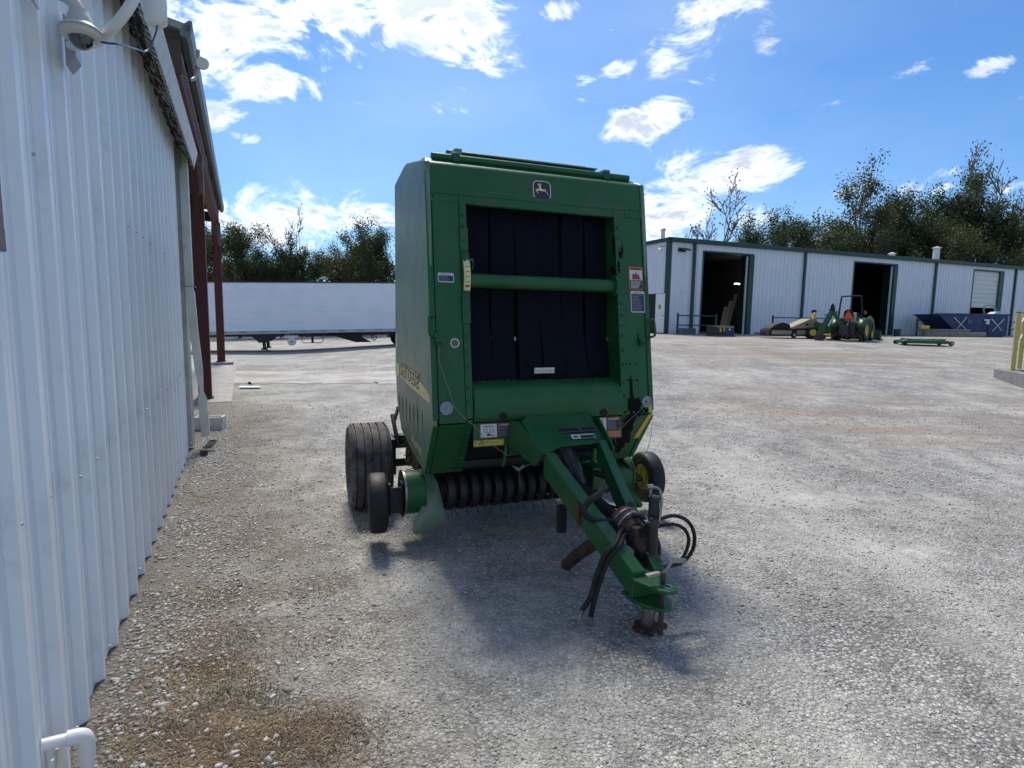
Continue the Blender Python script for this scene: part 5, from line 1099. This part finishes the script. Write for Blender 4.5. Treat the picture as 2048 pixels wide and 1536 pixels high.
for x, y in ((-.8, -.45), (.85, -.4), (-.75, .55), (.8, .5)): a_('caster_wheel', RUB, MB().lathe([(0, -.04), (.09, -.04), (.10, 0), (.09, .04), (0, .04)], (x, y, .10), 'y', 16))
a_('deck_frame', GDARK, MB().box(-.8, .8, -.05, .02, .22, .26).box(-.6, -.54, -.4, .5, .22, .27).box(.54, .6, -.4, .5, .22, .27))
a_('hub_cap', mat('grey_rim', (.3, .3, .3), .5), MB().cyl((.86, -.45, .10), (.86, -.46, .10), .05, n=12))
# ------------------------------------------------------------------ dumpster and timbers
dp = thing('skip', 'navy blue steel skip with white crosses in front of the half open roller door', 'skip', (28.3, 35.6, 1.04), R(3)); a_ = lm(dp)
a_('tub', BLUEST, MB().prism([(-2.45, 0, 1.36), (2.25, 0, 1.36), (2.25, 0, .12), (1.95, 0, 0), (-.75, 0, 0), (-2.15, 0, 1.22)], (0, 2.0, 0)), bevel=.03)
a_('rim_rail', BLUEST, MB().box(-2.5, 2.3, -.05, .03, 1.30, 1.42)); a_('rib', BLUEST, MB().box(.95, 1.05, -.05, .0, .05, 1.3))
def brush(pts, w=.06):
    mb = MB()
    for (x0, z0, x1, z1) in pts:
        d = V((x1-x0, 0, z1-z0)).normalized(); s = V((-d.z, 0, d.x))*w/2; p, q = V((x0, -.054, z0)), V((x1, -.054, z1)); mb.prism([p-s, p+s, q+s*.6, q-s*.6], (0, -.004, 0))
    return mb
a_('white_cross', mat('worn_white_mark', (.55, .55, .55), .8), brush([(-1.32, 1.18, -.45, .42), (-.50, 1.20, -1.10, .40)]))
a_('white_cross', MT['worn_white_mark'], brush([(1.10, 1.12, 1.85, .40), (1.90, 1.12, 1.22, .36)]))
text_mb('TF-35', .42, (-.02, -.054, .72), (1, 0, 0), (0, 0, 1), .003).build('lettering', mat('faded_grey_mark', (.10, .12, .17), .8), dp, smooth=0)
a_('faded_box', MT['faded_grey_mark'], MB().box(-.42, -.12, -.056, -.051, .80, 1.05)); a_('white_patch', DECW, MB().prism([(.62, -.06, 1.08), (.98, -.06, 1.10), (.98, -.06, .78), (.76, -.06, .80), (.80, -.06, .98), (.64, -.06, 1.0)], (0, .004, 0)))
tag(MB().tube([(1.25, 35.9, 0), (1.2, 35.9, 0)], .01, 4).build('steel_hoop', mat('pale_green_paint', (.16, .30, .24), .5)), 'bent pale green pipe hoop sticking out of the blue skip', 'pipe hoop')
hoop = bpy.data.objects['steel_hoop']; hoop.data = MB().tube([(29.55, 36.3, 2.2), (29.40, 36.3, 2.85), (29.50, 36.3, 3.0), (29.95, 36.3, 3.0), (30.15, 36.3, 2.8), (30.2, 36.3, 2.3)], .045, 8, smooth=3).tube([(29.5, 36.5, 2.9), (29.8, 36.5, 2.2)], .03, 6).mesh('steel_hoop', MT['pale_green_paint'])
tag(MB().prism([(29.75, 36.1, 2.40), (30.5, 36.1, 2.40), (30.35, 36.1, 2.62), (30.1, 36.1, 2.60)], (0, .5, 0)).build('plastic_sheet', DECW), 'white plastic sheet heaped at the right end of the blue skip', 'plastic sheet')
hp_ = []
for k, (x0, x1, y, z, h) in enumerate(((24.3, 27.9, 34.1, 0, .27), (24.9, 28.3, 34.5, .0, .28), (24.1, 27.2, 34.35, .27, .18))):
    lab = ['front weathered timber on the ground before the blue skip', 'rear weathered timber pushed against the blue skip', 'upper weathered timber resting on the two others before the skip'][k]
    tag(MB().box(x0, x1, y, y+.28, 1.04+z, 1.04+z+h).build('timber', mat('pale_timber', (.22, .20, .17), .9, var=(.15, .135, .115), vs=5, bump=.3), None, bevel=.02), lab, 'timber', 'timbers before the skip')
tag(MB().box(24.15, 24.65, 34.2, 34.5, 1.49, 1.68).build('yellow_case', YEL, None, bevel=.03), 'small yellow case lying on the timbers', 'case')
tag(MB().lathe([(0, 0), (.17, 0), (.20, .42), (.16, .42), (.15, .05), (0, .05)], (22.35, 33.6, 1.04), 'z', 20).build('bucket', GTRIM), 'dark green bucket by the railing left of the timbers', 'bucket')
tag(MB().lathe([(0, 0), (.34, 0), (.40, .55), (.62, .60), (.62, .66), (.36, .66), (.30, .05), (0, .05)], (29.6, 33.4, 1.03), 'z', 24).build('yellow_tub', mat('dull_yellow_plastic', (.36, .36, .14), .6)), 'dull yellow tub with a pale rim between the skip and yellow posts', 'tub')
x_, y_ = 20.9, 22.7; rm = thing('red_machine', 'dark red machine partly seen behind the yellow posts at the right edge', 'machine', (x_, y_, tz(x_, y_)), R(-10)); a_ = lm(rm)
a_('drum', DRED, MB().lathe([(0, -.5), (.34, -.5), (.42, -.4), (.42, .4), (.34, .5), (0, .5)], (0, 0, 1.05), 'x', 24)); a_('frame', BLACK, MB().box(-.5, .5, -.4, .4, .35, .62).box(-.45, -.38, -.05, .05, .3, 1.0).box(.38, .45, -.05, .05, .3, 1.0), bevel=.02)
for sx in (-1, 1): a_('wheel', RUB, MB().lathe([(0, -.08), (.24, -.08), (.28, 0), (.24, .08), (0, .08)], (sx*.6, 0, .28), 'x', 22))

# ------------------------------------------------------------------ dock kerb with yellow posts and rope
kz = .70
kb_ = thing('concrete_kerb', 'low concrete kerb wall at the right edge with a hollow top', 'kerb', (0, 0, 0))
P0 = V((11.75, 14.0)); P1 = V((10.75, 11.4)); u_ = (P1-P0).normalized(); v_ = V((-u_.y, u_.x)); v_ = v_ if v_.x > 0 else -v_
def kq(a, b_): q = P0+u_*a+v_*b_; return (q.x, q.y)
def kprism(a0, a1, b0, b1, z0, z1): return MB().prism([(*kq(a0, b0), z0), (*kq(a1, b0), z0), (*kq(a1, b1), z0), (*kq(a0, b1), z0)], (0, 0, z1-z0))
kprism(0, 6.0, 0, .28, -.2, kz-.02).build('kerb_face', CONCD, kb_, bevel=.012)
kprism(-.0, .35, .28, 2.6, -.2, kz).build('kerb_face', CONC, kb_, bevel=.012); kprism(.35, 6, .28, 2.6, -.2, kz-.16).build('gravel_fill', CONCD, kb_)
for i, (a, b_, lab) in enumerate(((.10, .45, 'yellow rope post farther back on the concrete kerb'), (.62, .14, 'yellow rope post nearest the front of the concrete kerb'), (.2, 1.9, 'yellow rope post beyond the right edge of the picture'))):
    q = kq(a, b_); po = thing('rope_post', lab, 'post', (q[0], q[1], kz-.02), 0, 'yellow posts on the kerb')
    MB().cyl((0, 0, 0), (0, 0, 1.34), .048, n=16).build('pipe', mat('chipped_yellow', (.52, .42, .13), .6, var=(.44, .36, .12), vs=20, bump=.2), po); MB().cyl((0, 0, 1.34), (0, 0, 1.36), .052, n=16).build('cap', RUST, po)
pA, pB, pC = [V((*kq(a, b_), kz)) for a, b_ in ((.10, .45), (.62, .14), (.2, 1.9))]
def sagline(a, b_, h0, h1, sag): return [a.lerp(b_, t)+V((0, 0, h0*(1-t)+h1*t-sag*4*t*(1-t))) for t in [k/14 for k in range(15)]]
for h, (lab) in ((1.25, 'upper white rope hung between the yellow posts'), (.85, 'lower white rope hung between the yellow posts')):
    tag(MB().tube(sagline(pA, pC, h, h, .26), .016, 8).tube(sagline(pA, pB, h, h, .14), .015, 8).build('rope', ROPE), lab, 'rope', 'ropes on the yellow posts')
tag(MB().tube([pA+V((.05, -.04, .62)), pA+V((.08, -.06, .4)), pA+V((.16, -.08, .2)), pA+V((.24, -.1, .12))], .014, 8, smooth=3).build('rope_end', ROPE), 'loose rope end dangling from the farther yellow post', 'rope')

# ================================================================== TREES
def leaf_mat(name, c, c2, tr_=.25):
    m = bpy.data.materials.new(name); m.use_nodes = True; nt = m.node_tree; N = nt.nodes; L = nt.links; b = N['Principled BSDF']
    g = N.new('ShaderNodeNewGeometry'); mx = N.new('ShaderNodeMix'); mx.data_type = 'RGBA'; L.new(g.outputs['Random Per Island'], mx.inputs['Factor']); mx.inputs['A'].default_value = (*c, 1); mx.inputs['B'].default_value = (*c2, 1)
    L.new(mx.outputs['Result'], b.inputs['Base Color']); b.inputs['Roughness'].default_value = .6
    t = N.new('ShaderNodeBsdfTranslucent'); sc_ = N.new('ShaderNodeVectorMath'); sc_.operation = 'MULTIPLY'; sc_.inputs[1].default_value = (1.6, 1.7, .7); L.new(mx.outputs['Result'], sc_.inputs[0]); L.new(sc_.outputs[0], t.inputs['Color'])
    ms = N.new('ShaderNodeMixShader'); ms.inputs[0].default_value = tr_; L.new(b.outputs[0], ms.inputs[1]); L.new(t.outputs[0], ms.inputs[2]); L.new(ms.outputs[0], N['Material Output'].inputs['Surface']); return m
LG = leaf_mat('leaf_dark', (.020, .036, .012), (.05, .07, .020)); LO = leaf_mat('leaf_olive', (.045, .052, .014), (.085, .085, .024)); LS = leaf_mat('leaf_sparse', (.03, .045, .014), (.09, .085, .03))
BARK = mat('bark', (.075, .062, .05), .9, bump=.5, bs=8); BARKP = mat('pale_bark', (.20, .165, .13), .9, bump=.4, bs=8)
def tree_mesh(seed, h, w, leaves, lm_, bark, leafsize=.30, bare=False, low=.18, conc=.5):
    r_ = random.Random(seed); tk = MB(); tips = []
    def grow(p, d, l, rad, lev):
        pts = [p]; rr = [rad]; n = 4
        for i in range(n):
            d = (d+V((r_.uniform(-1, 1), r_.uniform(-1, 1), r_.uniform(-.3, .7)))*.16).normalized(); p = p+d*l/n; pts.append(p); rr.append(max(rad*(1-.55*(i+1)/n), .036 if bare else .014))
            if lev >= 1: tips.append((p, lev))
        tk.tube(pts, rr, 6 if lev < 2 else 4)
        if lev < (4 if bare else 3):
            for k in range(r_.choice((2, 3, 3, 4)) if lev else 6):
                t = r_.uniform(.35, 1.0); q = pts[min(n, max(1, int(t*n+.5)))]; a = r_.uniform(0, 2*pi); sp_ = r_.uniform(.5, 1.1) if not bare else r_.uniform(.35, .8)
                nd = (d*.8+V((cos(a), sin(a), .25))*sp_).normalized(); grow(q, nd, l*r_.uniform(.45, .68), rad*.42, lev+1)
    grow(V((0, 0, 0)), V((0, 0, 1)), h*.58, h*(.026 if bare else .018), 0)
    mx = max(p.z for p, _ in tips); cx = sum(p.x for p, _ in tips)/len(tips); cy = sum(p.y for p, _ in tips)/len(tips); cz = sum(p.z for p, _ in tips)/len(tips)
    tk.v = [(x-cx*z/cz, y-cy*z/cz, z) for x, y, z in tk.v]; tips = [(V((p.x-cx*p.z/cz, p.y-cy*p.z/cz, p.z)), l) for p, l in tips]
    f = h/mx; wx = max(max(abs(p.x), abs(p.y)) for p, _ in tips); fx = (w/2)/wx
    tk.v = [(x*fx, y*fx, z*f) for x, y, z in tk.v]
    tips = [V((p.x*fx, p.y*fx, p.z*f)) for p, l in tips]
    lo = [t for t in tips if t.z > h*low] or tips
    n = leaves; ci = np.array([r_.randrange(len(lo)) for _ in range(n)]); C = np.array([t[:] for t in lo])[ci]
    rg = np.random.default_rng(seed); C = C+rg.normal(0, 1, (n, 3))*np.array([w*.036, w*.036, h*.024])*(1+conc*rg.random((n, 1)))
    C[:, 2] = np.clip(C[:, 2], h*.03, None)
    A = rg.normal(0, 1, (n, 3)); A /= np.linalg.norm(A, axis=1)[:, None]; B = rg.normal(0, 1, (n, 3)); B -= (B*A).sum(1)[:, None]*A; B /= np.linalg.norm(B, axis=1)[:, None]
    s = leafsize*(.5+.9*rg.random((n, 1))); A *= s*.5; B *= s*.32
    Vv = np.stack([C-A, C+B, C+A, C-B], 1).reshape(-1, 3)
    lf = MB(); lf.v = [tuple(x) for x in Vv.tolist()]; lf.f = [(4*i, 4*i+1, 4*i+2, 4*i+3) for i in range(n)]
    me = bpy.data.meshes.new('crown'); me.from_pydata(lf.v, [], lf.f); me.materials.append(lm_)
    return tk.mesh('trunk', bark), me, h
VAR = [tree_mesh(11, 10, 7.0, 16000, LG, BARK, .15), tree_mesh(12, 10, 8.5, 17000, LO, BARK, .15), tree_mesh(13, 10, 6.0, 12000, LG, BARK, .14), tree_mesh(14, 10, 5.0, 700, LS, BARKP, .14, bare=True, low=.5), tree_mesh(15, 10, 9.0, 18000, LG, BARK, .16),
       tree_mesh(16, 10, 4.5, 420, LS, BARKP, .13, bare=True, low=.6), tree_mesh(17, 10, 6.5, 7500, LS, BARK, .15, low=.3), tree_mesh(18, 10, 8.0, 14000, LO, BARK, .15)]
def plant(px, Y, h, k, label, group, wsc=1.0, rz=None, cat='tree'):
    X = (px-1024)/1150*Y; o = thing('tree', label, cat, (X, Y, tz(X, Y)-.1), random.uniform(0, 6.28) if rz is None else rz, group)
    tk, cr_, hh = VAR[k]; s = h/hh
    inst(tk, 'trunk', o, scale=(s*wsc, s*wsc, s)); inst(cr_, 'crown', o, scale=(s*wsc, s*wsc, s)); return o
gl, gr_ = 'trees behind the semi trailer', 'trees behind the warehouse'
left = [(300, 52, 10.5, 0, 'leafy tree behind the building corner, leftmost in the row', 1), (372, 55, 11.0, 4, 'broad dark tree showing left of the nearer red post', 1), (425, 60, 10.6, 1, 'olive tree showing between the two red posts', 1), (480, 54, 10.2, 0, 'dark round tree just right of the farther red post', 1),
        (520, 62, 9.2, 7, 'low olive tree between the round tree and the thin topped tree', 1), (562, 56, 10.6, 2, 'narrow dark tree in the middle of the row behind the trailer', .9), (575, 58, 13.0, 5, 'wispy thin topped tree rising above the middle of the row', .8), (615, 58, 9.0, 4, 'squat dark tree behind the round trailer tank', .9),
        (650, 62, 8.0, 1, 'low olive tree right of the trailer tank', 1), (690, 58, 11.4, 6, 'open leafy tree with sky showing through above the side skirt', .85), (705, 60, 8.2, 7, 'low olive tree under the open leafy tree', 1), (745, 57, 11.0, 2, 'tall narrow dark tree left of the baler', 1), (768, 60, 11.0, 4, 'dense dark tree touching the baler outline', .8),
        (540, 57, 8.0, 4, 'low dense tree left of the narrow middle tree', 1), (455, 64, 9.0, 2, 'small dark tree set back behind the farther red post', 1), (725, 62, 9.0, 0, 'small dark tree set back left of the baler', 1)]
for px, Y, h, k, lab, ws in left: plant(px, Y, h, k, lab, gl, ws)
right = [(1395, 63, 13.0, 5, 'short bare pale tree left of the taller bare tree', .8), (1428, 61, 16.5, 5, 'tall bare pale tree rising above the left bay door', 1.0), (1500, 60, 12.2, 2, 'dark tree right of the bare pale trees', .9), (1545, 62, 11.2, 0, 'dense dark tree above the wall between the bays', .8),
         (1478, 64, 10.3, 1, 'low olive tree beside the tall bare tree', .8), (1600, 63, 10.2, 7, 'olive tree above the middle of the warehouse', 1), (1612, 66, 13.8, 6, 'sparse topped tree rising behind the olive trees', .8), (1655, 62, 11.0, 1, 'broad olive tree left of the feathery tall tree', .9), (1712, 63, 17.2, 6, 'feathery tall tree above the second bay door', .9), (1715, 61, 12.8, 7, 'olive tree under the feathery tall tree', .9),
         (1770, 64, 11.2, 0, 'dark tree between the feathery tree and the broad dark one', .9), (1840, 63, 15.6, 4, 'broad dark tree above the second bay and roof vent', .72), (1800, 62, 14.6, 2, 'narrow dark tree left of the broad dark tree', .9), (1905, 62, 14.2, 0, 'dark tree left of the tallest tree', .9), (1925, 66, 21.5, 5, 'bare tall tree sticking out above the dark crowns', .8),
         (1950, 64, 19.0, 6, 'tallest leaning leafy tree near the right edge', .66), (1945, 61, 13.2, 4, 'dense dark tree beneath the tallest leafy tree', .66), (2025, 63, 11.0, 2, 'dark tree at the right edge of the row', .75), (2065, 62, 9.8, 0, 'dark tree cut by the right edge', .7), (1580, 58, 10.6, 0, 'low dark tree peeping over the roof above the left pilaster', .9), (1690, 58, 10.6, 4, 'low broad dark tree peeping over the roof line', .8), (1865, 58, 11.0, 1, 'low olive tree behind the tall roof vent', .9), (2000, 58, 11.0, 7, 'low olive tree above the roller door', .9)]
for px, Y, h, k, lab, ws in right: plant(px, Y, h, k, lab, gr_, ws)
# brushwood that closes the row low down
def brush_mass(name, x0, x1, y0, y1, h, n, m):
    X = rng.uniform(x0, x1, n); Y = rng.uniform(y0, y1, n); Z = terrain(X, Y)+h*rng.random(n)**1.3*(1+.35*np.sin(X*.9)+.25*np.sin(X*2.3)); C = np.stack([X, Y, Z], 1)
    A = rng.normal(0, 1, (n, 3)); A /= np.linalg.norm(A, axis=1)[:, None]; B = rng.normal(0, 1, (n, 3)); B -= (B*A).sum(1)[:, None]*A; B /= np.linalg.norm(B, axis=1)[:, None]
    s = .42*(.5+rng.random((n, 1))); Vv = np.stack([C-A*s*.5, C+B*s*.35, C+A*s*.5, C-B*s*.35], 1).reshape(-1, 3)
    me = bpy.data.meshes.new(name); me.from_pydata(Vv.tolist(), [], [(4*i, 4*i+1, 4*i+2, 4*i+3) for i in range(n)]); me.materials.append(m); o = bpy.data.objects.new(name, me); col.objects.link(o); o['kind'] = 'stuff'
brush_mass('brushwood', -45, 16, 60, 66, 5.0, 30000, LG); brush_mass('brushwood', 14, 75, 62, 72, 5.5, 22000, LG)
